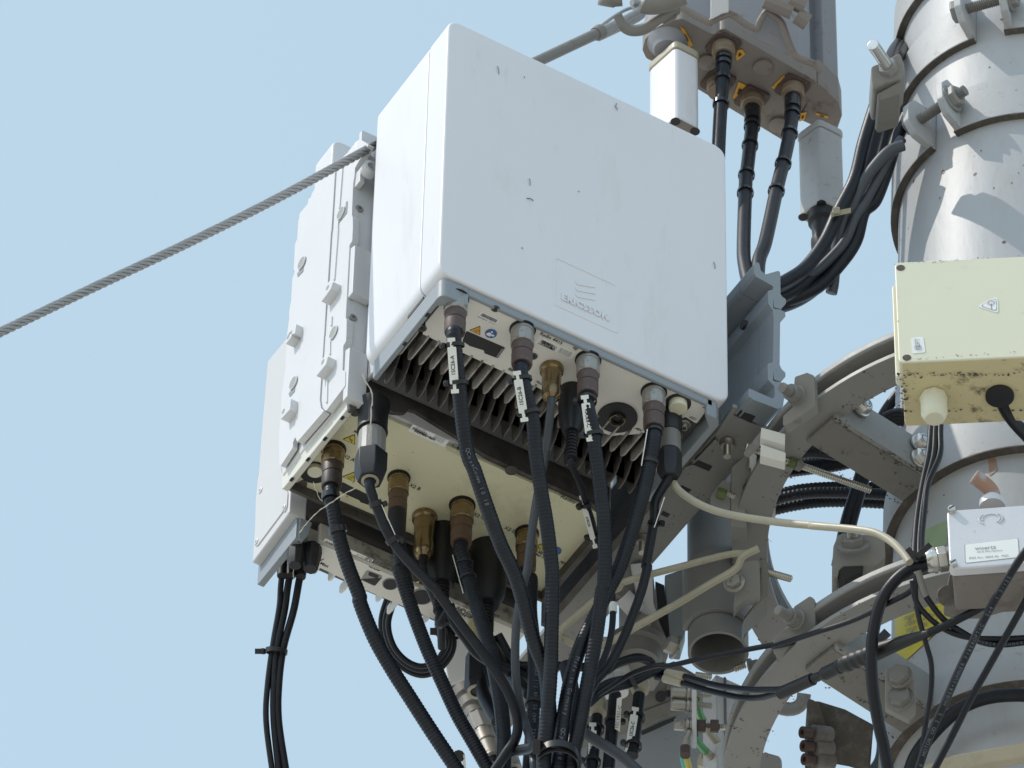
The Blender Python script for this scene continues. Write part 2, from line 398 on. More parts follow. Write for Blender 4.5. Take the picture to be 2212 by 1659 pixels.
# raised frame, emblem and name
y0 = -.0002
P4 = [p(c5f, a, b, y=0) for a, b in ((262, 1150), (1555, 1760), (1555, 770), (262, 190))]
def frame(mb, P, wd, hgt, R):
    c = sum(P, V((0, 0, 0)))/len(P); O = fillet(P, R, 5)
    I = fillet([q+(c-q)*(wd/(c-q).length*1.25) for q in P], R*.8, 5)
    n = len(O); vs = [q+Y*.0008 for q in O]+[q-Y*hgt for q in [a.lerp(b, .25) for a, b in zip(O, I)]]+[q-Y*hgt for q in [a.lerp(b, .75) for a, b in zip(O, I)]]+[q+Y*.0008 for q in I]
    fs = [(j*n+i, j*n+(i+1) % n, (j+1)*n+(i+1) % n, (j+1)*n+i) for j in range(3) for i in range(n)]
    mb.add(vs, fs)
mb = MB(); xa, xb = P4[0].x, P4[1].x; za_, zb_ = P4[0].z, P4[3].z
frame(mb, [V((xa, 0, za_)), V((xb, 0, za_)), V((xb, 0, zb_)), V((xa, 0, zb_))], .004, .0009, .006)
T.part('raised_frame', mb, M['cover'], ang=20)
mb = MB(); n0, n1 = p(c5f, 440, 1075, y=0), p(c5f, 1355, 1480, y=0); n2 = p(c5f, 465, 965, y=0)
hh = (n2.z-n0.z); mb.text3('ERICSSON', V(((n0.x+n1.x)/2, 0, (n0.z+n1.z)/2+hh*.5)), X, Z, hh*1.38, .0016, 1.12, .0007)
# stretch the name to its width
cx = (n0.x+n1.x)/2; wv = max(v.x for v in mb.v)-min(v.x for v in mb.v); f = (n1.x-n0.x)/wv
for v in mb.v: v.x = cx+(v.x-cx)*f
T.part('raised_lettering', mb, M['cover'], ang=20)
for k in range(3):
    mb = MB(); oy = 122*k
    A = pp(c5f, [(705, 715+oy), (745, 770+oy), (1095, 835+oy), (1105, 790+oy), (760, 720+oy), (725, 660+oy)], y=0)
    mb.prism(fillet([q+Y*.0004 for q in A], .002, 3), (0, -.0014, 0)); T.part('raised_stripe', mb, M['cover'], bev=.0004)
# small insects and marks
for a, b, c, d in ((1075, 143, 1078, 160), (1132, 166, 1133, 168), (1331, 231, 1333, 238), (1249, 413, 1251, 415), (1144, 386, 1145, 400), (1138, 428, 1152, 433), (1127, 535, 1129, 538), (1542, 566, 1545, 580), (1332, 223, 1329, 231)):
    mb = MB(); A, B = p(DD, a, b, y=-.0008), p(DD, c, d, y=-.0008); mb.tube([A, (A+B)/2-Y*.001, B], .0005, 5)
    T.part('insect_mark', mb, M['ink_soft'] if c-a < 10 else M['boot'])
# chassis rim
zR = -.0285; zp = -.010; zr = -.0115
mb = MB()
mb.prism(fillet([V((.006, .004, -.0008)), V((.006, .152, -.0008)), V((.012, .152, -.0008)), V((.012, .022, -.0008)), V((.030, .0115, -.0008)), V((.040, .0115, -.0008)), V((.040, .004, -.0008))], [.010, 0, 0, .004, .004, 0, 0], 4), (0, 0, zR+.0008))
T.part('side_rail', mb, M['chassis'], bev=.0012)
mb = MB(); mb.box((.0395, .004, -.0006), (.352, .0085, zr)); T.part('front_rail', mb, M['chassis'], bev=.0015)
mb = MB()
mb.prism([V((.3565, .004, -.0009)), V((.3645, .012, -.0009)), V((.3645, .150, -.0009)), V((.356, .150, -.0009)), V((.356, .02, -.0009)), V((.344, .0085, -.0009)), V((.344, .004, -.0009))], (0, 0, -.0265))
T.part('side_rail', mb, M['chassis'], bev=.0015)
# connector panel outline (traced on its own plane), as thick plate
P = pp(c4f, [(1345, 610), (1060, 960), (1060, 1040), (1010, 1130)], z=zp) + pp(zb, [(1245, 1085)], z=zp) + pp(ze, [(1180, 60), (1560, 290), (1650, 320), (1720, 310)], z=zp) + pp(zf, [(90, 312), (250, 300), (400, 240), (555, 190), (640, 150), (740, 212)], z=zp) + pp(zf, [(828, 90), (770, 50)], z=zp)+[V((.352, .0088, zp)), V((.03, .0088, zp))]
mb = MB(); mb.prism(fillet(P, .002, 2), (0, 0, .003)); pan1 = T.part('connector_panel', mb, M['panel1'])
# body above (closes the box) and fins
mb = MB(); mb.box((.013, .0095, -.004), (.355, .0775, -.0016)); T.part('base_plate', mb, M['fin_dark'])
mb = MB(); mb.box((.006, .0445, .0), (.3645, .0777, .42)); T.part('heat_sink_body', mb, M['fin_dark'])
k = 0
fx0 = p(zb, 235, 640, z=-.012).x; fx1 = p(zb, 1000, 985, z=-.012).x; pitch = (fx1-fx0)/8.
x = fx0-pitch
def fin_profile(x):
    return [V((x, .078, -.0125)), V((x, .116, -.0125)), V((x, .123, -.009)), V((x, .1235, .004)), V((x, .1240, .036)), V((x, .131, .034)), V((x, .140, .022)), V((x, .149, .008)), V((x, .158, -.001)), V((x, .172, -.004)), V((x, .176, .006)), V((x, .176, .30)), V((x, .078, .30))]
while x < .352:
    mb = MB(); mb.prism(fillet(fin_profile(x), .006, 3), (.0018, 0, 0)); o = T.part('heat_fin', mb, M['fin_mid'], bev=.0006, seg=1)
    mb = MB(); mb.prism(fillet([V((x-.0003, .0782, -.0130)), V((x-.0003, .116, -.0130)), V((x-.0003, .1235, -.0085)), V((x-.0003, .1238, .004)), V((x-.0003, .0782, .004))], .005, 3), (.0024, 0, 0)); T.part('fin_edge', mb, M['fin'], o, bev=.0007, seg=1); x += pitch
# square holes in the rail underside
for a, b in ((1090, 835), (740, 1285)):
    c = p(c4f, a, b, z=zR-.0002); mb = MB(); mb.obox(c, X, Y, Z, .0018, .0028, .0004); T.part('rail_hole', mb, M['hole'])
# dark hatch
P = pp(zb, [(590, 572), (935, 722), (868, 815), (750, 770), (745, 745), (620, 705), (555, 660)], z=zp-.0006)
mb = MB(); mb.prism(fillet(P, .0015, 2), (0, 0, .0004)); T.part('hatch', mb, M['hole'])
P = pp(zb, [(925, 728), (865, 808), (855, 800), (905, 728)], z=zp-.0009); mb = MB(); mb.prism(P, (0, 0, -.0004)); T.part('hatch_lip', mb, M['ink_soft'])
# barcode sticker
c = p(zb, 783, 462, z=zp); mb = MB(); sticker(mb, c, TUX, TUY, .0235, .0105); o = T.part('barcode_label', mb, M['white'])
mb = MB(); barcode(mb, c+TUY*.0018, TUX, TUY, .019, .0045, 3); mb.text('B00008290  27.07.21', c-TUY*.003, TUX, TUY, .0026, .0007); T.part('print', mb, M['ink'], o, flat=True)
warn(T, p(zb, 680, 566, z=zp-.0002), -X*.5+Y*.866, X*.866+Y*.5, .0078, 'heat', 'orange')
c = p(zb, 808, 594, z=zp-.0003); mb = MB(); mb.lathe(c, -Z, [(0, .0066), (.0004, .0066)], 28); o = T.part('manual_sticker', mb, M['blue'])
mb = MB(); q = c-Z*.0008
mb.lathe(q+TUY*.0032+TUX*-.0005, -Z, [(0, .0012), (.0001, .0012)], 12)
mb.add([q+TUX*a+TUY*b for a, b in ((-.0045, -.0035), (.001, -.004), (.001, -.002), (.0042, -.0022), (.0048, .0002), (.0018, .0006), (.0008, -.0004), (-.0002, .0012), (-.0022, .0014), (-.0042, -.001))], [tuple(range(10))])
T.part('pictogram', mb, M['white'], o, flat=True)
c = p(zb, 1345, 637, z=zp-.0003); mb = MB(); mb.text('Radio 4415', c, TUX, TUY, .0062, .0003, 1.0, .0001); T.part('lettering', mb, M['ink'], pan1, flat=True, kind='stuff')
c = p(zb, 1382, 722, z=zp); mb = MB(); sticker(mb, c, TUX, TUY, .0455, .0098); o = T.part('serial_label', mb, M['white'])
mb = MB(); barcode(mb, c-TUX*.0115+TUY*.001, TUX, TUY, .015, .004, 5); dots(mb, c-TUX*.008-TUY*.0005, TUX, TUY, .018, .0065, 6); barcode(mb, c-TUX*.010-TUY*.0035, TUX, TUY, .02, .0018, 9)
for j in range(5): mb.text('1KRC 161 %d/1 BWM' % (601+j), c+TUX*.012+TUY*(.0034-j*.0016), TUX, TUY, .0016, .0007)
T.part('print', mb, M['ink'], o, flat=True)
c = p(zb, 1562, 722, z=zp-.0003); mb = MB(); mb.add([c+TUX*a+TUY*b for a, b in ((-.003, -.002), (.002, -.0035), (.0035, .0018), (-.002, .0032))], [(0, 1, 2, 3)]); T.part('emblem', mb, M['ink_soft'], pan1, flat=True)
# prints beside sockets
mb = MB()
for fr, a, b, t, s in ((zb, 985, 915, '88', .006), (zb, 1243, 1033, 'ALD', .005), (ze, 1880, 262, '-48V', .0048)):
    mb.text(t, p(fr, a, b, z=zp-.0004), TUX, TUY, s, .0002, 1, .0001)
T.part('lettering', mb, M['ink'], pan1, flat=True, kind='stuff')
# round things
def disc(T, name, c, R, m, h=.0006, inner=None):
    mb = MB(); mb.lathe(c+Z*.0005, -Z, [(0, R), (h+.0005, R), (h+.0006, R*.97)], 32); return T.part(name, mb, m)
c = p(zc, 812, 1450, z=zp); disc(T, 'socket_ring', c, .0145, M['hole'], .0004); mb = MB(); mb.lathe(c-Z*.0005, -Z, [(0, .0102), (.008, .0102), (.009, .0092)], 24); T.part('blanking_cap', mb, M['box'])
c = p(ze, 1695, 150, z=zp); disc(T, 'power_socket', c, .0222, M['black'], .0022)
mb = MB(); mb.lathe(c-Z*.0022, -Z, [(0, .009), (.003, .0085), (.003, .006), (.0005, .006)], 24, caps=False); T.part('socket_collar', mb, M['black'])
mb = MB(); A = [c-Z*.006+(TUX*math.cos(t)+TUY*math.sin(t))*.0083 for t in [math.radians(125-k*(-290/20)) for k in range(21)]]; mb.tube(A, .0007, 6)
for e, sgn in ((A[0], -1), (A[-1], 1)): mb.tube([e, e-TUX*.001*sgn-TUY*.002, e-TUX*.0025*sgn-TUY*.001], .0006, 6)
T.part('clip_ring', mb, M['brass'])
for fr, a, b in ((zb, 848, 372), (zb, 200, 548), (zb, 1185, 795)):
    c = p(fr, a, b, z=zp-.0002); mb = MB(); mb.lathe(c, -Z, [(0, .0048), (.0006, .0048), (.0007, .004)], 20); o = T.part('screw', mb, M['fin_dark'])
    mb = MB(); mb.lathe(c-Z*.0007, -Z, [(0, .003), (.0008, .0024)], 6); T.part('screw_head', mb, M['hole'], o)
for a, b in ((630, 232), (556, 328)):
    c = p(zf, a, b, z=-.012); mb = MB(); mb.lathe(c+Z*.006, -Z, [(0, .0075), (.004, .0075), (.005, .0052), (.008, .0050), (.010, .0036)], 20); o = T.part('earth_screw', mb, M['steel_dull'])
    mb = MB(); mb.lathe(c-Z*.0042, -Z, [(0, .0028), (.0006, .0024)], 6); T.part('drive_recess', mb, M['hole'], o)
mb = MB(); c = p(zf, 700, 165, z=zp-.0004)
for a, b in (((-.004, 0), (.004, 0)), ((-.003, .0005), (-.001, .003)), ((0, .0005), (.002, .003)), ((.003, .0005), (.004, .0028))):
    A, B = c+TUX*a[0]+TUY*a[1], c+TUX*b[0]+TUY*b[1]; dd = (B-A).normalized().cross(Z)*.0003; mb.add([A-dd, A+dd, B+dd, B-dd], [(0, 1, 2, 3)])
T.part('earth_symbol', mb, M['ink'], pan1, flat=True)

# ---- radio 2 behind it
A2 = p(w3, 1480, 600, x=.006); zb2 = -.0265; zp2 = -.0125
T = Thing('radio_unit', 'second radio unit behind the big white one, yellowed underside full of connectors', 'radio unit', (.17, .28, zb2)); R2 = T
ya2, yb2 = .2005, .354
mb = MB()
side = fillet([V((.006, ya2, .0245)), V((.006, ya2, zb2)), V((.006, yb2, zb2+.001)), V((.006, yb2, .010)), V((.006, ya2+.015, .012))], [.002, .004, .008, 0, 0], 4)
mb.prism(side, (.0075, 0, 0)); T.part('side_rail', mb, M['chassis2'], bev=.0022, seg=3)
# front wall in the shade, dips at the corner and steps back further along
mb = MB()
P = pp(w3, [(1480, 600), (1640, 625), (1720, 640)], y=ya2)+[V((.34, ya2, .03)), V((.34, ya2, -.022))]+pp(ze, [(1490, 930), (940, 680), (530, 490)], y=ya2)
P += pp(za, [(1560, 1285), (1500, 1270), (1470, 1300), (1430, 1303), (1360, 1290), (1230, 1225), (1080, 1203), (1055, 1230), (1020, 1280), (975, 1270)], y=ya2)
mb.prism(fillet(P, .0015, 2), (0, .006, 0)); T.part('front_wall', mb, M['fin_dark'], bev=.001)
mb = MB(); mb.box((.012, ya2+.0065, zp2), (.338, .345, zp2+.004)); pan2 = T.part('connector_panel', mb, M['panel2'])
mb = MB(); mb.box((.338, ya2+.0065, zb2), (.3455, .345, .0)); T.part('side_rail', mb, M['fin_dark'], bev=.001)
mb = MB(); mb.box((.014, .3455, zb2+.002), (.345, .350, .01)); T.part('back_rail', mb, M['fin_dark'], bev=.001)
mb = MB(); mb.box((.004, ya2+.004, zp2+.006), (.345, .352, .43)); T.part('housing', mb, M['cover2'], bev=.004)
for a, b in ((1385, 1275), (1115, 1600)):
    c = p(w3, a, b, z=zb2-.0002); mb = MB(); mb.obox(c, X, Y, Z, .0018, .0028, .0004); T.part('rail_hole', mb, M['hole'])
for a, b in ((975, 345), (722, 655)):
    c = p(w4, a, b, z=zb2-.0002); mb = MB(); mb.obox(c, X, Y, Z, .0018, .0028, .0004); T.part('rail_hole', mb, M['hole'])
# left side plates
XP = -.004
def plate(T, name, P, x, th, m, R=.003, bev=.0015, **k):
    mb = MB(); mb.prism(fillet([V((x, q.y, q.z)) for q in P], R, 3), (th, 0, 0)); return T.part(name, mb, m, bev=bev, **k)
def px(fr, pts, x=XP): return pp(fr, pts, x=x)
# rear strip with holes (left of the seam)
P = px(w1, [(720, 1060), (650, 1095), (640, 1180), (510, 1330), (490, 1659)])+px(w2, [(475, 150), (440, 230), (420, 620), (440, 660), (400, 760), (380, 1100), (350, 1270), (350, 1380)])+px(w3, [(520, 40), (500, 500), (440, 900), (430, 1200), (395, 1600)])+px(w4, [(530, 425), (545, 450), (740, 155), (740, 80)])+px(w3, [(655, 1560), (700, 900), (765, 0)])+px(w2, [(620, 800), (672, 0)])+px(w1, [(710, 1050)])
plate(T, 'side_strip', P, XP, .006, M['cover2'], .002)
P = px(w1, [(1090, 600), (860, 740), (850, 830), (725, 1020), (712, 1060), (675, 1659)])+px(w2, [(627, 800), (570, 1500)])+px(w3, [(770, 0), (705, 900), (660, 1560), (700, 1655)])+px(w3, [(1120, 1170), (1070, 1130), (1050, 1000), (1070, 700), (1115, 0)])+px(w2, [(910, 1659), (940, 1180), (970, 800), (1020, 0)])+px(w1, [(1020, 1659), (1083, 650)])
plate(T, 'side_cover', P, XP-.0015, .008, M['cover2'], .002)
P = px(w1, [(1400, 190), (1385, 320), (1240, 400), (1195, 440), (1170, 560), (1092, 640), (1030, 1659)])+px(w2, [(1028, 0), (980, 800), (948, 1180), (918, 1659)])+px(w3, [(1120, 0), (1078, 700), (1058, 1000), (1080, 1120), (1130, 1165)])+px(w3, [(1425, 775), (1430, 550), (1385, 530), (1400, 150), (1440, 80), (1445, 0)])+px(w2, [(1240, 1659), (1245, 1400), (1230, 1380), (1260, 750), (1280, 400), (1290, 240), (1330, 180), (1340, 0)])+px(w1, [(1340, 1400), (1325, 1350), (1345, 860), (1365, 740), (1375, 620), (1500, 400), (1585, 260), (1480, 190)])
plate(T, 'side_cover', P, XP, .008, M['cover2'], .002)
# top end block of the housing
P = px(w1, [(1010, 290), (880, 450), (865, 590), (855, 800), (1250, 560), (1320, 270)], .0)
mb = MB(); Pb = fillet([V((.004, ya2+.03, .395)), V((.004, ya2+.03, .475)), V((.05, ya2+.03, .475)), V((.05, ya2+.03, .395))], .012, 5)
q = p(w1, 1015, 500, x=.002); q2 = p(w1, 870, 640, x=.002); tz = p(w1, 1020, 300, x=.002).z
mb.prism(fillet([V((.002, q.y, q.z-.05)), V((.002, q.y, tz+.016)), V((.034, q.y, tz+.016)), V((.034, q.y, q.z-.05))], .014, 6), (0, q2.y-q.y+.02, 0)); T.part('housing_top', mb, M['cover2'], bev=.003)
q = p(w1, 1385, 400, x=.0); tz = p(w1, 1395, 230, x=.0).z
mb = MB(); mb.prism(fillet([V((.0, q.y, q.z-.08)), V((.0, q.y, tz+.010)), V((.04, q.y, tz+.010)), V((.04, q.y, q.z-.08))], .010, 6), (0, .07, 0)); T.part('housing_top', mb, M['cover2'], bev=.003)
# recessed front channel with screws, flange beyond
yc_ = p(w2, 1330, 50, x=XP).y
mb = MB(); mb.box((XP+.008, yc_+.004, .03), (.03, yc_+.010, .44)); T.part('channel', mb, M['cover2'])
mb = MB(); mb.box((.022, .168, .02), (.026, yc_+.004, .42)); T.part('flange', mb, M['cover2'], bev=.001)
for fr, a, b, xx in ((w1, 1440, 1260, .0), (w2, 1390, 520, 0), (w2, 1340, 1375, 0), (w3, 1490, 575, 0)):
    c = p(fr, a, b, y=yc_+.0038); mb = MB(); mb.lathe(c+Y*.001, -Y, [(0, .0052), (.002, .0052), (.0028, .0042)], 24); o = T.part('screw', mb, M['galv_light'])
    mb = MB(); mb.lathe(c-Y*.0018, -Y, [(0, .0014), (.0002, .0014)], 6); T.part('drive_recess', mb, M['hole'], o)
for fr, P0 in ((w2, [(1300, 210), (1340, 180), (1500, 260), (1490, 300)]), (w3, [(1400, 130), (1440, 90), (1600, 175), (1590, 215)])):
    c = sum(pp(fr, P0, y=yc_), V((0, 0, 0)))/4; mb = MB(); mb.prism([V((XP+.001, yc_+.004, c.z-.006)), V((XP+.001, yc_-.006, c.z-.010)), V((XP+.001, yc_-.006, c.z-.09)), V((XP+.001, yc_+.004, c.z-.09))], (.024, 0, 0)); T.part('channel_step', mb, M['cover2'], bev=.001)
# knuckle at the top
c = p(w1, 1560, 700, y=yc_-.012); mb = MB(); mb.ring(c, -Y, .0095, .0055, .012); T.part('eye_boss', mb, M['cover2'])
mb = MB(); mb.box((XP+.002, yc_-.008, c.z-.014), (c.x, yc_+.004, c.z+.010)); T.part('boss_web', mb, M['cover2'], bev=.001)
c = p(w1, 1590, 530, y=yc_-.004); mb = MB(); mb.lathe(c, -Y, [(0, .009), (.003, .009)], 24); T.part('boss_plug', mb, M['cover2'])
# lugs and holes
def lug(T, fr, pts, x0=XP, out=.011):
    P = pp(fr, pts, x=x0-out); mb = MB(); mb.prism(fillet(P, .0012, 2), (out+.001, 0, 0)); T.part('lug', mb, M['cover2'], bev=.0007)
lug(T, w2, [(985, 790), (1030, 815), (1000, 920), (930, 1020), (845, 1130), (845, 1060), (905, 880)])
lug(T, w3, [(1120, 300), (1160, 315), (1130, 440), (1065, 520), (975, 630), (980, 560), (1040, 380)])
lug(T, w2, [(455, 1470), (440, 1620), (330, 1650), (345, 1560), (400, 1480)])
lug(T, w3, [(620, -110), (585, 20), (500, 130), (505, 60), (560, -60)])
lug(T, w3, [(580, 965), (568, 1140), (422, 1300), (430, 1200), (500, 1060)])
for fr, a, b, ry, s in ((w1, 1145, 1320, 1, .0078), (w2, 535, 520, 1, .0078), (w2, 1028, 1600, 1, .0078), (w3, 612, 725, 1, .0078)):
    c = p(fr, a, b, x=XP-.002); mb = MB(); mb.lathe(c, X, [(0, s), (.001, s)], 24); o = T.part('port_hole', mb, M['grey_hole'])
    mb = MB(); mb.ring(c-X*.0002, X, s*1.12, s*.97, .0015, 24); T.part('hole_rim', mb, M['cover2'], o)
for fr, a, b in ((w2, 945, 905), (w3, 1078, 400), (w3, 465, 1170), (w3, 540, 10)):
    c = p(fr, a, b, x=XP-.0112); mb = MB(); mb.lathe(c, X, [(0, .0034), (.0006, .0034)], 16); T.part('port_hole', mb, M['grey_hole'])
# recess shapes: ribs
for fr, A, B in ((w1, (1190, 470), (1130, 1250)), (w1, (1110, 1470), (1100, 1650)), (w2, (1110, 0), (1050, 790)), (w2, (1010, 1360), (1005, 1500)), (w3, (1190, 90), (1190, 290)), (w3, (1150, 680), (1140, 1040))):
    a, b = p(fr, *A, x=XP-.001), p(fr, *B, x=XP-.001); mb = MB(); mb.prism([V((XP-.002, a.y-.0012, a.z)), V((XP-.002, a.y+.0012, a.z)), V((XP-.002, b.y+.0012, b.z)), V((XP-.002, b.y-.0012, b.z))], (.003, 0, 0)); T.part('rib', mb, M['cover2'], bev=.0007)
for fr, pts in ((w1, [(1230, 1150), (1255, 1135), (1245, 1320), (1120, 1480), (1105, 1465), (1225, 1310)]), (w2, [(470, 690), (480, 740), (565, 650), (568, 570)]), (w3, [(545, 895), (565, 945), (640, 860), (645, 780)])):
    P = pp(fr, pts, x=XP-.0006); mb = MB(); mb.prism(fillet(P, .0008, 2), (.0006, 0, 0)); T.part('recess', mb, M['chassis'])
# under panel: hatch, stickers, letters
P = pp(zd, [(905, 490), (1000, 540), (1240, 655), (1232, 725), (1070, 672), (1060, 655), (905, 585), (880, 560)], z=zp2-.0005)
mb = MB(); mb.prism(fillet(P, .002, 2), (0, 0, .0004)); T.part('hatch', mb, M['hole'])
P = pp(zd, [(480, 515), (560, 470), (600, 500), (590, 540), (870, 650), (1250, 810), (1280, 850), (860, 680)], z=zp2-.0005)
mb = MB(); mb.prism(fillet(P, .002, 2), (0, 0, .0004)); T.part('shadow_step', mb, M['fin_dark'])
warn(T, p(zd, 985, 112, z=zp2-.0002), -X*.5+Y*.866, X*.866+Y*.5, .0092, 'bolt')
warn(T, p(zd, 983, 445, z=zp2-.0002), -X*.5+Y*.866, X*.866+Y*.5, .0092, 'heat')
c = p(za, 1677, 1502, z=zp2); mb = MB(); sticker(mb, c, TUX, TUY, .0465, .0115); o = T.part('serial_label', mb, M['white'])
mb = MB(); barcode(mb, c-TUX*.012+TUY*.001, TUX, TUY, .018, .004, 15); dots(mb, c-TUX*.004-TUY*.001, TUX, TUY, .026, .004, 16); mb.text('KRC 161 707/1', c-TUX*.012+TUY*.0045, TUX, TUY, .002, .0007)
for j in range(4): mb.text('MADE IN ESTONIA', c+TUX*.012+TUY*(.0045-j*.0018), TUX, TUY, .0016, .0007)
T.part('print', mb, M['ink'], o, flat=True)
c = p(za, 1722, 1592, z=zp2); disc(T, 'round_sticker', c, .0035, M['box'], .0003)
mb = MB()
for fr, a, b, t, s in ((ze, 262, 410, 'CE', .0085), (ze, 320, 440, 'E', .004), (ze, 1325, 912, 'Radio 2217', .0085), (zd, 968, 280, 'X2 A', .0068), (zd, 1555, 537, 'X2 B', .0068), (ze, 465, 1032, 'X2 C', .0068), (ze, 745, 1155, 'X2 D', .0068), (za, 1045, 1475, 'Mon', .005), (ze, 1015, 1360, '-48V', .006), (ze, 1020, 1390, 'Max 25A', .005), (w6, 1760, 722, '/th', .006)):
    mb.text(t, p(fr, a, b, z=zp2-.0002), TUX, TUY, s, .0002, 1, .0001)
for j in range(3): mb.text('THIS DEVICE COMPLIES WITH PART 15 OF FCC', p(ze, 300, 458+j*18, z=zp2-.0002), TUX, TUY, .0018, .0002)
T.part('lettering', mb, M['ink'], pan2, flat=True, kind='stuff')
mb = MB(); mb.lathe(p(ze, 287, 428, z=zp2-.0004), -Z, [(0, .0022), (.0002, .0022)], 16); T.part('approval_mark', mb, M['ink'], pan2)
warn(T, p(ze, 1000, 1310, z=zp2-.0002), -X*.5+Y*.866, X*.866+Y*.5, .0075, 'bolt')
c = p(ze, 1150, 1340, z=zp2-.0003); disc(T, 'manual_sticker', c, .0062, M['blue'], .0004)
c = p(ze, 752, 622, z=zp2-.0002); mb = MB(); mb.lathe(c, -Z, [(0, .007), (.0012, .007), (.0014, .0055), (.0009, .0055)], 24); T.part('screw', mb, M['fin_dark'])
c = p(w3, 1585, 1190, z=zp2-.0002); mb = MB(); mb.lathe(c, -Z, [(0, .0056), (.0008, .0056)], 20); T.part('screw', mb, M['fin_dark'])
c = p(zd, 668, 372, z=zp2); disc(T, 'socket_ring', p(zd, 660, 405, z=zp2), .0165, M['hole'], .0006); mb = MB(); mb.lathe(c+Z*.0, -Z, [(0, .0085), (.006, .0085), (.0065, .008)], 24); T.part('blanking_cap', mb, M['box'])

# ---- radio 3, lowest and farthest back
T = Thing('radio_unit', 'third radio unit, rearmost of the row, smooth white side with rounded lower edge', 'radio unit', (.18, .41, -.07)); R3 = T
x3 = .035; ya3 = .368
A = p(w4, 740, 1290, x=x3); Bq = p(zd, 150, 1240, x=x3); C_ = p(zd, 150, 1420, x=x3); D_ = p(w4, 820, 1500, x=x3)
zc3 = (A.z+Bq.z)/2; zb3 = (C_.z+D_.z)/2; yb3 = C_.y
# cover: traced side outline, real thickness
P = [p(w4, 640, 760, x=x3-.012), p(w4, 740, 1290, x=x3-.002)]
sidep = [V((x3-.010, ya3, .03)), V((x3-.010, ya3, zc3)), V((x3-.010, yb3+.005, zc3+.002)), V((x3-.010, yb3+.012, .25)), p(w3, 215, 400, x=x3-.010), p(w3, 500, 50, x=x3-.010)]
top = p(w3, 500, 50, x=x3-.010); sidep = [V((x3-.010, ya3, top.z+.03)), V((x3-.010, ya3, zc3))] + [p(zd, 105, 1215, x=x3-.010)] + pp(w3, [(115, 1600), (190, 700), (215, 400), (250, 350), (500, 50)], x=x3-.010) + [V((x3-.010, ya3+.03, top.z+.03))]
mb = MB(); mb.prism(fillet(sidep, .003, 3), (.022, 0, 0)); T.part('side_cover', mb, M['cover3'], bev=.0095, seg=6)
mb = MB(); mb.box((x3+.006, ya3+.0025, zc3+.012), (.345, yb3-.012, .20)); T.part('housing', mb, M['fin_dark'], bev=.008, seg=4)
PI_ = pp(w4, [(655, 870), (642, 1080), (600, 1170)], x=x3-.0115)+pp(zd, [(385, 745), (150, 1060), (128, 1050)], x=x3-.0115)+pp(w4, [(160, 1000), (195, 600)], x=x3-.0115)+pp(w4, [(540, 460)], x=x3-.0115)
mb = MB(); mb.prism(fillet(PI_, .003, 3), (.002, 0, 0)); T.part('access_panel', mb, M['cover3'], bev=.0005)
for fr, a, b in ((w4, 235, 825), (w4, 600, 1090), (w4, 172, 1620)):
    c = p(fr, a, b, x=x3-.0118); mb = MB(); mb.lathe(c, -X, [(0, .0042), (.0004, .0042), (.0008, .0035)], 18); o = T.part('screw', mb, M['cover2']); mb = MB(); mb.lathe(c-X*.0009, -X, [(0, .0016), (.0002, .0016)], 6); T.part('drive_recess', mb, M['grey_hole'], o)
mb = MB(); mb.prism(fillet([V((x3, ya3, zc3-.001)), V((x3, ya3, zb3)), V((x3, yb3, zb3)), V((x3, yb3, zc3-.001))], [.006, .003, .003, .001], 4), (.008, 0, 0)); T.part('side_rail', mb, M['chassis'], bev=.001)
mb = MB(); mb.prism([V((x3+.003, ya3-.001, zc3)), V((x3+.020, ya3-.001, zc3)), V((x3+.015, ya3-.001, zb3+.010)), V((x3+.010, ya3-.001, zb3)), V((x3+.003, ya3-.001, zb3))], (0, .008, 0)); T.part('front_lip', mb, M['chassis'], bev=.002)
mb = MB(); mb.box((x3+.03, ya3, zb3+.013), (.34, ya3+.006, zc3+.006)); T.part('front_rail', mb, M['fin'], bev=.001)
zp3 = zb3+.014
_e = p(w5, 900, 1290, z=zp3)
P = [V((x3+.04, ya3+.0065, zp3))]+[V((.335, ya3+.0065, zp3))]+[V((.335, _e.y-.002, zp3))]+pp(w5, [(900, 1290), (330, 1010), (60, 880)], z=zp3)+[V((x3+.008, p(w5, 60, 880, z=zp3).y, zp3)), V((x3+.008, ya3+.02, zp3))]
mb = MB(); mb.prism(P, (0, 0, .004)); pan3 = T.part('connector_panel', mb, M['panel1'])
yE = p(w5, 330, 1010, z=zp3).y
for k in range(13):
    xx = p(w5, 330, 1010, z=zp3).x-.012+k*.0205
    L = .016+.010*((k % 3) == 2)
    mb = MB(); mb.prism(fillet([V((xx, yE-.012, zp3+.004)), V((xx, yE+L*.6, zp3+.001)), V((xx, yE+L, zp3+.003)), V((xx, yE+L, zp3+.016)), V((xx, yE-.012, zp3+.016))], .004, 4), (.003, 0, 0)); T.part('heat_fin', mb, M['panel1'], bev=.0006, seg=1)
mb = MB(); mb.box((.06, yE-.02, zp3+.0045), (.33, yE+.002, .18)); T.part('back_plate', mb, M['panel1'])
c = p(zd, 950, 1118, z=zp3); mb = MB(); sticker(mb, c, TUX, TUY, .062, .0125); o = T.part('serial_label', mb, M['white'])
mb = MB(); barcode(mb, c-TUX*.024+TUY*.002, TUX, TUY, .010, .004, 25); dots(mb, c-TUX*.006, TUX, TUY, .02, .005, 26)
for j in range(5): mb.text('KDU 137 94%d/11 R1A' % j, c+TUX*.018+TUY*(.0042-j*.002), TUX, TUY, .0017, .0007)
T.part('print', mb, M['ink'], o, flat=True)
mb = MB()
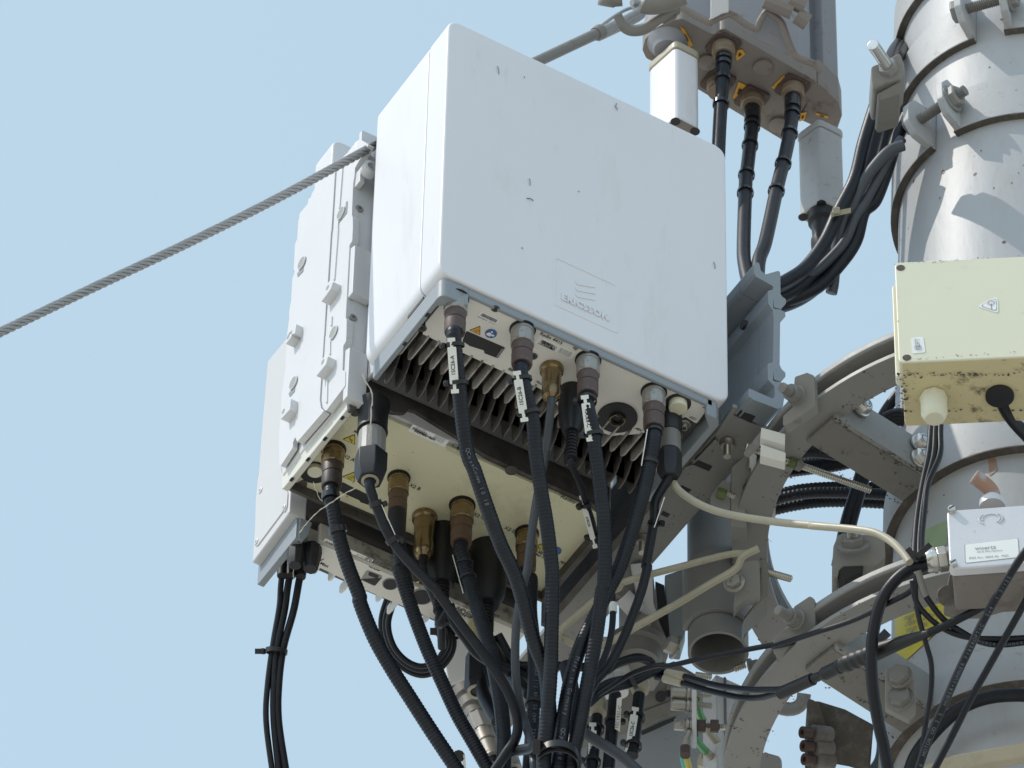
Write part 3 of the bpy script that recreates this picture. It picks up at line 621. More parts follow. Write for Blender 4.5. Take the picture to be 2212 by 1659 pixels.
for fr, a, b, t, s in ((w5, 165, 800, '-48V', .0075), (w5, 175, 860, '16.5A Max', .0062), (w5, 1215, 930, 'IP65 / Type 3 Encl', .0068), (w5, 1035, 935, 'CE', .0095), (w5, 1225, 1000, 'X', .006), (w6, 490, 1350, 'INPUT:', .0065), (w6, 500, 1385, '200-250V~', .0065), (w6, 500, 1415, 'L+N+PE', .0065), (w6, 900, 1420, '02', .0075)):
    mb.text(t, p(fr, a, b, z=zp3-.0002), TUX, TUY, s, .0002, 1, .0001)
T.part('lettering', mb, M['ink'], pan3, flat=True, kind='stuff')
mb = MB(); mb.lathe(p(w5, 1130, 967, z=zp3-.0004), -Z, [(0, .0034), (.0002, .0034)], 18); T.part('approval_mark', mb, M['ink'], pan3)
P = pp(w5, [(935, 985), (1190, 1080), (1060, 1240), (835, 1140)], z=zp3-.0004); mb = MB(); mb.prism(fillet(P, .003, 3), (0, 0, .0006)); o = T.part('hatch', mb, M['grey_hole'])
P = pp(w5, [(965, 1010), (1130, 1075), (1100, 1120), (960, 1070)], z=zp3-.0008); mb = MB(); mb.prism(fillet(P, .002, 3), (0, 0, .0003)); T.part('hatch_slot', mb, M['hole'], o)
P = pp(w5, [(850, 1130), (1170, 1110), (1060, 1232)], z=zp3-.0008); mb = MB(); mb.prism(P, (0, 0, .0003)); T.part('hatch_floor', mb, M['hole'], o)
for fr, a, b, R in ((w5, 1300, 1200, .0075), (w5, 1790, 1395, .0105), (zd, 1180+430, 1510, .0)):
    if R: c = p(fr, a, b, z=zp3); disc(T, 'socket_ring', c, R*1.2, M['ink_soft'], .0008); mb = MB(); mb.lathe(c, -Z, [(0, R), (.002, R)], 24); T.part('socket', mb, M['hole'])
warn(T, p(w5, 1710, 1195, z=zp3-.0002), -X*.5+Y*.866, X*.866+Y*.5, .0062, 'heat')
warn(T, p(w5, 1870, 1275, z=zp3-.0002), -X*.5+Y*.866, X*.866+Y*.5, .0068, 'mark')

# ================================================================ steelwork
def hexbolt(T, o, ax, R, hh, m, washer=1.45, stud=None, name='bolt', parent=None, dome=False):
    ax = ax.normalized(); mb = MB(); mb.lathe(o, ax, [(0.0005, R*1.1), (hh*.85, R*1.1), (hh, R*.98)], 6); b = T.part(name, mb, m, parent, bev=R*.06, seg=1)
    sub = b if parent is None else parent
    if washer: mb = MB(); mb.lathe(o, ax, [(-R*.02, R*washer), (R*.22, R*washer), (R*.25, R*washer*.95)], 24); T.part('washer', mb, m, sub)
    if stud: mb = MB(); mb.tube(*thread(o+ax*hh*.6, o+ax*(hh+stud), R*.52), 12); T.part('stud', mb, M['thread'], sub)
    elif dome: mb = MB(); mb.ring(o+ax*hh, ax, R*.64, R*.52, R*.12, 20); T.part('nut_insert', mb, M['blue'] if dome == 2 else m, sub); mb = MB(); mb.lathe(o+ax*hh, ax, [(0, R*.9), (R*.12, R*.8), (R*.1, R*.66)], 20); T.part('nut_collar', mb, m, sub)
    return b
def thread(a, b, R, pitch=.0015):
    P = resample([a, b], pitch/2)
    return P, (lambda f, i: R*(1.0 if i % 2 else .80))
def rod(T, a, b, R, m=None, name='threaded_rod', parent=None, pitch=.0026):
    mb = MB(); mb.tube(*thread(a, b, R, pitch), 14); return T.part(name, mb, m or M['thread'], parent, ang=20)
def cylhit(fr, X_, Y_, R):
    v = ray(fr, X_, Y_)
    # q(t)=CAM+v t ; horizontal offset from the leaning axis
    A = V((v.x-AXD.x*v.z, v.y-AXD.y*v.z)); B = V((CAM.x-AX0.x-AXD.x*(CAM.z-AX0.z), CAM.y-AX0.y-AXD.y*(CAM.z-AX0.z)))
    a = A.dot(A); b = 2*A.dot(B); c = B.dot(B)-R*R; D = b*b-4*a*c
    t = (-b-math.sqrt(max(0, D)))/(2*a); return CAM+v*t

# ---- mounting rail on the right of the radios
T = Thing('mounting_rail', 'grey extruded aluminium rail with notched end beside the big white radio', 'rail', (.41, .15, .03))
P = [(1485, 225), (1500, 198), (1535, 200), (1548, 270), (1590, 305), (1705, 272), (1722, 290), (1724, 480), (1740, 505), (1773, 525), (1771, 565), (1722, 612), (1662, 598), (1664, 505), (1656, 610), (1722, 618), (1765, 640), (1768, 678), (1720, 728), (1716, 1110), (1735, 1150), (1769, 1180), (1767, 1215), (1722, 1258), (1664, 1240), (1664, 1145), (1656, 1255), (1730, 1262), (1770, 1310), (1745, 1480), (1700, 1502), (1480, 1418), (1472, 1408), (1440, 1395), (1440, 1315), (1655, 1410), (1672, 1385), (1670, 1300), (1612, 1240), (1610, 1100), (1656, 1082), (1662, 700), (1655, 625), (1612, 560), (1612, 450), (1655, 442), (1662, 412), (1505, 325), (1488, 290)]
P = pp(zc, P, y=.0)
mb = MB(); mb.prism(fillet(P, .0022, 2), (0, .030, 0)); T.part('end_section', mb, M['chassis'], bev=.0005, seg=1)
P2 = pp(zc, [(1485, 225), (1500, 198), (1535, 200), (1548, 270), (1590, 305), (1705, 272), (1722, 290), (1724, 480), (1773, 525), (1771, 565), (1722, 612), (1768, 678), (1720, 728), (1716, 1110), (1769, 1180), (1767, 1215), (1722, 1258), (1770, 1310), (1745, 1480), (1700, 1500), (1640, 1475), (1672, 1300), (1612, 1240), (1610, 1100), (1656, 1082), (1662, 700), (1655, 625), (1612, 560), (1612, 450), (1655, 442), (1662, 412), (1505, 325), (1488, 290)], y=.0)
mb = MB(); mb.prism(fillet([q+Y*.0305 for q in P2], .002, 2), (0, .34, 0)); T.part('profile', mb, M['chassis'])
for a, b in ((1410, 760),):
    c = p(zc, a, b, x=P2[0].x+.012); mb = MB(); mb.lathe(c, -X, [(0, .006), (.004, .006)], 20); T.part('bolt_hole', mb, M['hole'])
zr_ = p(zc, 1590, 1460, y=.0).z
B = pp(zf, [(1112, 110), (1470, 92), (1370, 240), (1170, 460), (820, 910), (420, 1330), (150, 1640), (-60, 1640), (60, 1300), (300, 980), (560, 690), (720, 560), (915, 300), (1048, 82)], z=zr_+.001)
xs = sorted(q.x for q in B)
x0, x1 = p(zf, 560, 690, z=zr_).x, p(zf, 820, 910, z=zr_).x
mb = MB(); mb.box((x0, .032, zr_-.001), (x1, .62, zr_+.007)); T.part('base_plate', mb, M['galv_light'], bev=.001)
for sl_ in ([(1130, 92), (1262, 150), (1228, 200), (1095, 138)], [(755, 535), (882, 590), (850, 634), (708, 575)], [(605, 757), (694, 800), (668, 824), (590, 790)], [(440, 985), (505, 1015), (480, 1045), (420, 1020)]):
    q = pp(zf, sl_, z=zr_-.0014); mb = MB(); mb.prism(q, (0, 0, .0008)); T.part('slot', mb, M['hole'])
for sl_ in ([(1060, 60), (1105, 75), (935, 325), (912, 300)], [(720, 545), (765, 525), (930, 380), (905, 350)], [(560, 690), (712, 590), (700, 575), (640, 600)]):
    q = pp(zf, sl_, z=zr_-.006); mb = MB(); mb.prism(q, (0, 0, .005)); T.part('step', mb, M['galv_light'], bev=.0005)
for a, b in ((1010, 372), (258, 1228)):
    c = p(zf, a, b, z=zr_-.001); mb = MB(); mb.lathe(c, -Z, [(0, .0088), (.0025, .0088), (.004, .0078), (.008, .0072)], 20); o = T.part('nut', mb, M['steel_dull'])
    rod(T, c-Z*.004, c-Z*.024, .0042, M['thread'], 'stud', o)
mb = MB(); mb.box((.371, .03, zr_-.03), (.379, .40, zr_+.06)); T.part('back_channel', mb, M['fin_dark'])

# ---- short support tube below the rail
TC = p(yf, 1262, 742, d=.225); rt = .0340
T = Thing('support_tube', 'short open ended grey steel tube hanging below the rail', 'tube', TC)
mb = MB(); mb.loft([[TC+(X*math.cos(t)+Y*math.sin(t))*R+Z*zz for t in [2*math.pi*k/48 for k in range(48)]] for zz, R in ((.0, rt), (.50, rt), (.499, rt-.0045), (.004, rt-.0045), (.0, rt-.0035))], False, True); T.part('pipe', mb, M['galv_light'], ang=40)
mb = MB(); mb.lathe(TC+Z*.30, Z, [(0, rt-.005), (.003, rt-.005)], 32); T.part('inner_plug', mb, M['hole'])
# clamp half round it
T = Thing('pipe_clamp', 'grey cast clamp gripping the open ended support tube', 'clamp', TC+Z*.06)
def halfring(mb, c, z0, z1, ri, ro, a0, a1, n=20):
    R_ = []
    for k in range(n+1):
        t = math.radians(a0+(a1-a0)*k/n); e = r_*math.cos(t)-h_*math.sin(t)
        R_.append([c+e*ro+Z*z0, c+e*ri+Z*z0, c+e*ri+Z*z1, c+e*ro+Z*z1])
    mb.loft(R_)
mb = MB(); halfring(mb, TC, .030, .125, rt+.0005, rt+.0065, 20, 175); T.part('saddle', mb, M['galv_light'], bev=.001)
P = pp(yf, [(1400, 20), (1590, 0), (1600, 290), (1545, 305), (1480, 315), (1410, 372), (1385, 420)], d=.185)
mb = MB(); mb.prism(fillet(P, .004, 3), h_*.010); T.part('ear', mb, M['galv_light'], bev=.001)
P = pp(yf, [(1640, -5), (1662, 30), (1660, 280), (1480, 450), (1455, 520), (1462, 480), (1505, 400), (1592, 300), (1605, 10)], d=.19)
mb = MB(); mb.prism(P, h_*.03); T.part('ear', mb, M['galv'], bev=.001)
hexbolt(T, p(yf, 1390, 180, d=.183), -h_*.9-r_*.25-Z*.3, .0085, .009, M['steel_dull'])
hexbolt(T, p(yf, 930, 700, d=.20), -r_*.8-h_*.4+Z*.1, .0098, .013, M['steel_dull'])
hexbolt(T, p(yf, 1525, 870, d=.23), r_*.8-h_*.4, .0085, .011, M['galv'])
rod(T, p(yf, 1600, 82, d=.20), p(yf, 1842, 150, d=.22), .0044)
rod(T, p(yf, 1480, 835, d=.235), p(yf, 1390, 870, d=.235), .0042)
T = Thing('clamp_bracket', 'pair of bright steel clamp bars on a long threaded rod', 'clamp', p(v5, 750, 650, d=.13))
for P in ([(605, 355), (915, 440), (912, 582), (590, 492)], [(600, 572), (922, 682), (916, 808), (590, 722)]):
    mb = MB(); mb.prism(fillet(pp(v5, P, d=.125), .0004, 1), h_*.012); T.part('bar', mb, M['tag'], bev=.0005)
P = pp(v5, [(590, 480), (640, 370), (560, 450), (500, 540), (520, 585), (580, 600)], d=.135); mb = MB(); mb.prism(P, Y*.02); T.part('spacer', mb, M['galv_light'])
ra, rb_ = p(v5, 400, 600, d=.150), p(v5, 2018, 1168, d=.185)
rod(T, ra, rb_, .0043, M['thread'])
ax = (rb_-ra).normalized(); c = ra.lerp(rb_, .345)
mb = MB(); mb.lathe(c, ax, [(0, .0068), (.0075, .0068)], 6, rot=.3); o = T.part('green_nut', mb, M['green'], bev=.0006, seg=1); o['label'] = 'nut with green paint mark'
mb = MB(); mb.lathe(c+ax*.0078, ax, [(0, .0072), (.0075, .0072)], 6, rot=.6); T.part('nut', mb, M['galv'], bev=.0006, seg=1)
T = Thing('short_stud_bolt', 'short threaded stud with green marked nut under the rail', 'bolt', p(v5, 150, 1220, d=.2))
rod(T, p(v5, 90, 1180, d=.2), p(v5, 262, 1255, d=.2), .0036)
a_, b_ = p(v5, 30, 1200, d=.2), p(v5, 262, 1265, d=.2)
mb = MB(); mb.lathe(a_, (b_-a_), [(0, .0068), (.010, .0068)], 6); T.part('nut', mb, M['green'], bev=.0006)
mb = MB(); mb.prism(fillet(pp(v5, [(-60, 1240), (100, 1030), (210, 1060), (205, 1430), (-60, 1400)], d=.215), .003, 3), h_*.01); T.part('plate', mb, M['galv_light'], bev=.001)
T = Thing('vertical_plate', 'bluish grey upright steel plate between rail and ring bracket', 'plate', p(v5, 300, 1000, d=.21))
mb = MB(); mb.prism(pp(v5, [(215, 870), (470, 650), (470, 960), (370, 1120), (400, 1380), (420, 1660), (205, 1640)], d=.215), h_*.02); T.part('sheet', mb, M['galv_light'], bev=.001)
mb = MB(); mb.prism(pp(v5, [(450, 640), (545, 720), (535, 860), (480, 960), (475, 800), (455, 790)], d=.19), h_*.01); T.part('edge_strip', mb, M['cover2'])
T = Thing('corner_plate', 'small white upright plate at the left end of the upper ring', 'plate', p(v5, 730, 1350, d=.2))
mb = MB(); mb.prism(fillet(pp(v5, [(710, 1090), (790, 1165), (788, 1530), (730, 1500), (672, 1300), (662, 1170)], d=.225), .002, 2), h_*.012); T.part('sheet', mb, M['cover2'], bev=.0008)

# ---- curved ring channels round the mast
def ring_channel(key, label, a0, a1, z_off, RI, RO, hgt=.040):
    z0 = ZC[key]+z_off
    T = Thing('ring_bracket', label, 'bracket', mp(RO, 20, z0), 'curved channel rings round the mast')
    mb = MB(); band(mb, z0, z0+.0065, RI, RO, a0, a1, 60); T.part('lower_flange', mb, M['galv_light'], bev=.001)
    mb = MB(); band(mb, z0+.007, z0+hgt-.012, RI, RI+.006, a0, a1, 60); T.part('web', mb, M['fin_dark'])  # dark material paints the shade inside the channel
    mb = MB(); band(mb, z0+hgt-.0115, z0+hgt, RI, RO+.001, a0, a1, 60); T.part('upper_flange', mb, M['galv_light'], bev=.0035, seg=3)
    return z0
ZU = ring_channel('u', 'upper curved grey steel channel ring passing behind the cream junction box', -42, 130, .004, .2955, .3350)
ZL = ring_channel('l', 'lower curved grey steel channel ring below the small aluminium box', -42, 130, .004, .2955, .3350)
# ---- collars on the mast
def collar(key, label, hgt, ears=(), off=0., RO=.0095, g='clamp collars round the mast'):
    z0 = ZC[key]+off; T = Thing('mast_collar', label, 'clamp', mp(RM+.01, 60, z0), g)
    gaps = sorted(ears)
    segs = [(-80, gaps[0]), (gaps[1], 150)] if gaps else [(-80, 150)]
    for a, b in segs: mb = MB(); band(mb, z0, z0+hgt, RM+.0004, RM+RO, a, b, 56); T.part('band', mb, M['band'], bev=.0012); mb = MB(); band(mb, z0-.0008, z0+.0004, RM+.0006, RM+RO-.0004, a, b, 56); T.part('grimy_edge', mb, M['grime'])
    if gaps:
        for a, s in ((gaps[0], 1), (gaps[1], -1)):
            o_, t_ = az_dir(a); c = mp(RM+RO*.5, a, z0+hgt/2)
            P = [c-Z*hgt/2, c+o_*.030-Z*hgt*.46, c+o_*.042-Z*hgt*.2, c+o_*.042+Z*hgt*.2, c+o_*.030+Z*hgt*.46, c+Z*hgt/2]
            mb = MB(); mb.prism([q-t_*s*.009 for q in fillet(P, .006, 3)], t_*s*.009); T.part('ear', mb, M['band'], bev=.0012)
        A_, B_ = mp(RM+.027, gaps[0], z0+hgt*.5), mp(RM+.027, gaps[1], z0+hgt*.5); ax = (B_-A_).normalized()
        mb = MB(); mb.tube(*thread(A_-ax*.006, B_+ax*.030, .0068, .0026), 14); T.part('bolt', mb, M['galv'])
        hexbolt(T, B_+ax*.009, ax, .0128, .012, M['galv_light'], 1.35, name='nut')
        hexbolt(T, A_-ax*.009, -ax, .0128, .010, M['galv_light'], 1.2, name='bolt_head')
    return T
collar('c2', 'middle clamp collar on the upper mast with bolted ears facing the viewer', .066, (62, 75), -.008)
collar('c3', 'lowest clamp collar of the upper mast above the cream junction box', .066, (41, 53))
collar('c1', 'topmost clamp collar cut by the upper edge of the photo', .066, (), 0)
collar('u', 'wide plain collar on the mast below the cream junction box', .064, (), .0, .0115, 'wide collars holding the ring brackets')
collar('l', 'wide plain collar on the lower mast beneath the yellow notice', .064, (), .0, .0115, 'wide collars holding the ring brackets')
T = Thing('side_clamp', 'cast clamp block with a bright steel pin left of the topmost collar', 'clamp', p(yb, 880, 600, d=.52))
P = pp(yb, [(760, 510), (850, 480), (990, 400), (1030, 560), (985, 610), (870, 640), (780, 700), (765, 620)], d=.50); mb = MB(); mb.prism(fillet(P, .004, 3), h_*.05); T.part('block', mb, M['galv_light'], bev=.002)
P = pp(yb, [(800, 735), (1010, 620), (985, 730), (830, 780)], d=.50); mb = MB(); mb.prism(fillet(P, .003, 3), h_*.05); T.part('lower_jaw', mb, M['galv'], bev=.002)
a_, b_ = p(yb, 905, 540, d=.50), p(yb, 772, 345, d=.46); mb = MB(); mb.cyl(a_, b_, .0072, 24); T.part('pin', mb, M['steel'], bev=.001)
mb = MB(); mb.lathe(a_, (b_-a_), [(0, .0115), (.010, .0115)], 6); T.part('nut', mb, M['galv_light'], bev=.001)

# ---- arms between collar and ring
def arm(z0, az, label, flangebolts):
    o_, t_ = az_dir(az); T = Thing('channel_bracket', label, 'bracket arm', axis(z0)+o_*.24, 'channel arms from mast collar to ring')
    z0 = z0-.008; c0, c1 = axis(z0)+o_*(RM+.010)+t_*.02, axis(z0)+o_*.306+t_*.02
    mb = MB(); mb.prism(fillet([c1, c0, c0+Z*.050, c1+Z*.050], .004, 3), -t_*.006); pl_ = T.part('web_plate', mb, M['galv_light'], bev=.001)
    mb = MB(); mb.prism([c1-t_*.0065+Z*.001, c0-t_*.0065+Z*.001, c0-t_*.050+Z*.001, c1-t_*.050+Z*.001], (0, 0, .006)); T.part('bottom_flange', mb, M['galv'], bev=.001)
    mb = MB(); mb.prism([c1-t_*.0065+Z*.043, c0-t_*.0065+Z*.043, c0-t_*.050+Z*.043, c1-t_*.050+Z*.043], (0, 0, .006)); T.part('top_flange', mb, M['galv'])
    for R, dz in flangebolts: hexbolt(T, axis(z0+dz)+o_*R+t_*.0203, t_, .0095, .011, M['steel'], 1.25, dome=2)
    return T
arm(ZU+.000, 38, 'upper grey channel arm with three domed nuts joining mast to ring', ((.272, .036), (.186, .036), (.186, .013)))
T = arm(ZL+.000, 40, 'lower grey channel arm with a hex bolted end plate', ((.300, .036),))
P = pp(ye, [(870, 860), (1100, 970), (1110, 1240), (1060, 1290), (870, 1190)], d=-.145); mb = MB(); mb.prism(fillet(P, .003, 2), h_*.007); T.part('end_plate', mb, M['galv_light'], bev=.001)
for a, b in ((990, 955), (1000, 1128)): hexbolt(T, p(ye, a, b, d=-.147), -h_*.8-r_*.35-Z*.15, .0108, .011, M['galv'], 1.3)
# ---- small angle clips on the rings
for fr, P, bo, lab in ((yd, [(165, 25), (262, -8), (318, 15), (325, 255), (150, 372), (70, 420), (75, 330), (150, 260)], ((185, 175), (80, 115)), 'angle clip with a stud bolt on the upper ring beside the rail'),
                       (ye, [(160, 402), (285, 318), (322, 345), (330, 600), (150, 690), (0, 790), (0, 640), (120, 560)], ((190, 515), (45, 435)), 'angle clip with a stud bolt on the lower ring')):
    T = Thing('angle_clip', lab, 'bracket', p(fr, 240, 300, d=.10)); mb = MB(); mb.prism(fillet(pp(fr, P, d=.085 if fr is yd else -.13), .003, 3), h_*.012+r_*.004); T.part('plate', mb, M['galv_light'], bev=.0015)
    a_, b_ = p(fr, *bo[0], d=.08 if fr is yd else -.135), p(fr, *bo[1], d=.06 if fr is yd else -.155); mb = MB(); mb.tube(*thread(a_, b_+(b_-a_)*.1, .0058, .002), 14); T.part('stud', mb, M['galv'])
    mb = MB(); mb.lathe(a_, b_-a_, [(0, .0115), (.003, .0115), (.0035, .0095), (.014, .0095)], 16); T.part('washer', mb, M['galv'])
T = Thing('flat_bracket', 'pale flat bracket with one large nut left of the small aluminium box', 'bracket', p(yd, 650, 1400, d=.22))
P = pp(yd, [(500, 1260), (540, 1240), (865, 1262), (872, 1430), (800, 1492), (545, 1500), (512, 1530), (505, 1575), (465, 1590), (467, 1340)], d=.02); mb = MB(); mb.prism(fillet(P, .003, 3), h_*.03); T.part('plate', mb, M['galv_light'], bev=.0015)
mb = MB(); mb.prism(pp(yd, [(515, 1582), (520, 1530), (550, 1505), (700, 1498), (690, 1540), (560, 1600)], d=.019), h_*.02); T.part('lip', mb, M['hole'])
c = p(yd, 622, 1350, d=.016); hexbolt(T, c, -h_*.75+Z*.3-r_*.1, .0115, .012, M['galv'], 1.55, stud=.012)
T = Thing('terminal_block', 'dark clamp block with three bright socket screws at lower right', 'clamp', p(ye, 400, 1500, d=.25))
mb = MB(); mb.prism(fillet(pp(ye, [(262, 1100), (360, 1150), (412, 1330), (430, 1480), (470, 1700), (270, 1700)], d=.0), .004, 3), h_*.06); T.part('body', mb, M['grime'], bev=.002)
mb = MB(); mb.prism(fillet(pp(ye, [(300, 1120), (560, 1200), (780, 1320), (765, 1500), (600, 1450), (430, 1420)], d=.02), .004, 3), h_*.04); T.part('side_arm', mb, M['grime'], bev=.002)
for a, b in ((292, 1388), (300, 1495), (308, 1598)):
    c = p(ye, a, b, d=-.01); ax = -r_*.75-h_*.4-Z*.3; mb = MB(); mb.ring(c, ax, .0066, .0034, .012, 20); o = T.part('socket_screw', mb, M['boot']); mb = MB(); mb.lathe(c-ax.normalized()*.025, ax, [(0, .0098), (.022, .0098)], 20); T.part('screw_shoulder', mb, M['cast_dirty'], o); mb = MB(); mb.lathe(c, ax, [(.003, .0042), (.006, .0042)], 6); T.part('socket', mb, M['hole'], o)
T = Thing('pale_beam', 'pale beige steel strip crossing the lower right corner', 'beam', p(ye, 1500, 1600, d=.05))
mb = MB(); mb.prism(pp(ye, [(1170, 1700), (1150, 1640), (1400, 1555), (2100, 1425), (2100, 1540), (1560, 1640), (1480, 1680)], d=-.30), h_*.012); T.part('strip', mb, M['cable_beige'], bev=.002)

# ---- notice and patches on the mast
def mast_grid(cr, R, nu=14, nv=6, fr=ye):
    mb = MB(); TL, TR, BR, BL = cr
    pts = []
    for j in range(nv+1):
        for i in range(nu+1):
            u, v = i/nu, j/nv
            X_ = (TL[0]*(1-u)+TR[0]*u)*(1-v)+(BL[0]*(1-u)+BR[0]*u)*v; Y_ = (TL[1]*(1-u)+TR[1]*u)*(1-v)+(BL[1]*(1-u)+BR[1]*u)*v
            pts.append(cylhit(fr, X_, Y_, R))
    return mb.add(pts, [(j*(nu+1)+i, (j+1)*(nu+1)+i, (j+1)*(nu+1)+i+1, j*(nu+1)+i+1) for j in range(nv) for i in range(nu)])
T = Thing('warning_notice', 'yellow warning notice with black script text wrapped round the mast', 'notice', cylhit(ye, 1150, 560, RM+.001))
T.part('sheet', mast_grid([(946, 415), (1408, 290), (1404, 480), (946, 900)], RM+.0012), M['yellow'])
mb = MB()
def mast_text(mb, s, fr, X_, Y_, size, slope=-.30):
    a = cylhit(fr, X_, Y_, RM+.002); b = cylhit(fr, X_+40, Y_+40*slope, RM+.002); ux = (b-a).normalized()
    n = (a-axis(a.z)); n.z = 0; n.normalize(); uy = n.cross(ux); mb.text(s, a, ux, uy, size, .0004)
for j, s in enumerate(('magnetique', 'champ electro', 'magnetici', 'feld', 'pericolo')):
    for k in range(3): mast_text(mb, s[k*4:k*4+4], ye, 1060+k*95+(j*8), 480+j*48-k*34, .011)
T.part('print', mb, M['ink_soft'], flat=True)
T.part('black_edge', mast_grid([(1396, 300), (1408, 296), (1404, 482), (1392, 484)], RM+.0018, 2, 4), M['ink'])
T = Thing('green_sticker', 'plain green sticker on the mast left of the small aluminium box', 'sticker', cylhit(yd, 1260, 1230, RM+.001))
T.part('sheet', mast_grid([(1130, 1240), (1350, 1140), (1350, 1330), (1120, 1420)], RM+.0012, 8, 3, yd), M['green_sticker'])
T = Thing('primer_patch', 'patch of bare orange primer where the mast paint has flaked', 'paint patch', cylhit(yd, 1680, 780, RM+.001))
mb = MB(); T.part('patch', mast_grid([(1670, 665), (1725, 655), (1745, 750), (1680, 800)], RM+.0006, 6, 6, yd), M['rust'])

# ---- cream junction box
def dirs(a):
    a = math.radians(a); return r_*math.cos(a)+h_*math.sin(a), (r_*math.sin(a)-h_*math.cos(a))
U, N = dirs(-5.5); q0 = p(yc, 940, 590, d=-.09); PLN = (q0, N)
T = Thing('junction_box', 'cream plastic junction box with mouldy underside in front of the mast', 'junction box', q0-Z*.06)
tl, bl = p(yc, 942, 588, pl=PLN), p(yc, 985, 1367, pl=PLN)
hb = tl.z-bl.z; wd = .30; tl = V((tl.x, tl.y, tl.z))
def rr(c, u, v, w_, h__, R): return fillet([c, c+u*w_, c+u*w_-v*h__, c-v*h__], R, 4)
mb = MB(); mb.prism(rr(tl, U, Z, wd, hb, .006), -N*.022); T.part('lid', mb, M['box'], bev=.0018, seg=3)
mb = MB(); mb.prism(rr(tl-N*.0225-U*.004-Z*.010, U, Z, wd+.008, hb-.012, .006), -N*.014); T.part('flange', mb, M['box'], bev=.0015)
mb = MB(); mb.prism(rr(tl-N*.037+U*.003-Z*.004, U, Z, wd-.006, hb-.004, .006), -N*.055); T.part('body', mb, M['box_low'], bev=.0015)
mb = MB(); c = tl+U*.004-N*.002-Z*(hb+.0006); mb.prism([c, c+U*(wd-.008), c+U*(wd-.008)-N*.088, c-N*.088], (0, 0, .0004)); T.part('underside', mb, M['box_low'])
for a, b in ((990, 630), (1038, 1328)):
    c = p(yc, a, b, pl=(q0+N*.0004, N)); mb = MB(); mb.lathe(c, -N, [(0, .0046), (.0005, .0046)], 20); T.part('screw_hole', mb, M['boot'])
c = p(yc, 1695, 925, pl=(q0, N)); mb = MB()
tri = lambda k, t: fillet([V(c)+(p(yc, a, b, pl=PLN)-c)*k+N*t for a, b in ((1582, 932), (1742, 853), (1752, 988))], .003, 3)
mb.prism(tri(1, .0006), -N*.0006); o = T.part('warning_sticker', mb, M['white'])
mb = MB(); mb.prism(tri(.80, .0008), -N*.0002); T.part('black_border', mb, M['ink_soft'], o); mb = MB(); mb.prism(tri(.74, .001), -N*.0002); T.part('sticker_face', mb, M['white'], o)
mb = MB(); cc = c+N*.0014; mb.add([cc+U*a+Z*b for a, b in ((-.0004, -.007), (.0004, -.007), (.0004, .002), (-.0004, .002))], [(0, 1, 2, 3)])
for k in range(14):
    t = 2*math.pi*k/14; d_ = U*math.cos(t)+Z*math.sin(t); e = N.cross(d_)*.0004; mb.add([cc+Z*.003+d_*.0022-e*.6, cc+Z*.003+d_*.0022+e*.6, cc+Z*.003+d_*.0045+e*.6, cc+Z*.003+d_*.0045-e*.6], [(0, 1, 2, 3)])
T.part('antenna_symbol', mb, M['ink_soft'], o, flat=True)
P = [p(yc, a, b, pl=PLN) for a, b in ((1070, 1178), (1165, 1168), (1182, 1290), (1082, 1300))]
mb = MB(); mb.prism(fillet([q+N*.0006 for q in P], .002, 3), -N*.0006); o = T.part('maker_sticker', mb, M['white'])
c = sum(P, V((0, 0, 0)))/4+N*.0012
mb = MB(); mb.text('OPT', c+Z*.0022, Z, -U, .0082, .0003, .85, -.0001); T.part('print', mb, M['ink_soft'], o, flat=True)
mb = MB()
for R in (.0022, .0042): mb.ring(c-Z*.0048, N, R*.8+.0004, R*.8, .0002, 20)
T.part('print', mb, M['ink_soft'], o)
# cable entries
gz = tl.z-hb
def under(fr, a, b): return p(fr, a, b, z=gz-.001)
c = under(yd, 1245, 180); T2 = T
mb = MB(); mb.lathe(c, -Z, [(0, .0150), (.008, .0150)], 8); o = T.part('cable_gland', mb, M['box'], bev=.0015)
mb = MB(); mb.lathe(c-Z*.008, -Z, [(0, .0140), (.018, .0140), (.024, .0118), (.027, .0095)], 28); T.part('gland_nut', mb, M['box'], o)
GL = c-Z*.036
c = under(yd, 1760, 170); mb = MB(); mb.lathe(c, -Z, [(0, .0152), (.003, .0152), (.0035, .013)], 28); T.part('grommet', mb, M['black']); GR = c

# ---- small cast aluminium box
U, N = dirs(-7.5); q0 = p(v6, 605, 440, d=-.315); PLN = (q0, N)
T = Thing('terminal_box', 'small cast aluminium terminal box with a printed white label plate', 'terminal box', q0-Z*.05)
tl, bl = p(v6, 606, 425, pl=PLN), p(v6, 622, 1128, pl=PLN); hb = tl.z-bl.z; wd = .19
mb = MB(); mb.prism(rr(tl, U, Z, wd, hb, .006), -N*.012); T.part('lid', mb, M['cast'], bev=.0022, seg=3)
mb = MB(); mb.prism(rr(tl-N*.013+U*.002-Z*.002, U, Z, wd-.004, hb-.004, .006), -N*.050); T.part('body', mb, M['cast_dirty'], bev=.002)
P = [p(v6, a, b, pl=(q0+N*.0005, N)) for a, b in ((828, 835), (1455, 762), (1472, 985), (835, 1055))]
mb = MB(); mb.prism(fillet(P, .002, 3), -N*.0004); o = T.part('label_plate', mb, M['white'])
mb = MB(); mb.prism(fillet([q-N*.0002+(q-sum(P, V((0, 0, 0)))/4)*.03 for q in P], .002, 3), -N*.0002); T.part('label_recess', mb, M['grey_hole'], o)
mb = MB()
for a, b, t, s in ((1070, 875, 'woertz', .0075), (1120, 915, 'Oil & Flex Muttenz', .0034), (1110, 985, 'IP65 Art. 5004 AL  M25', .0042)): mb.text(t, p(v6, a, b, pl=(q0+N*.0008, N)), U, Z, s, .0002)
T.part('print', mb, M['ink_soft'], o, flat=True)
c = p(v6, 1135, 530, pl=PLN)
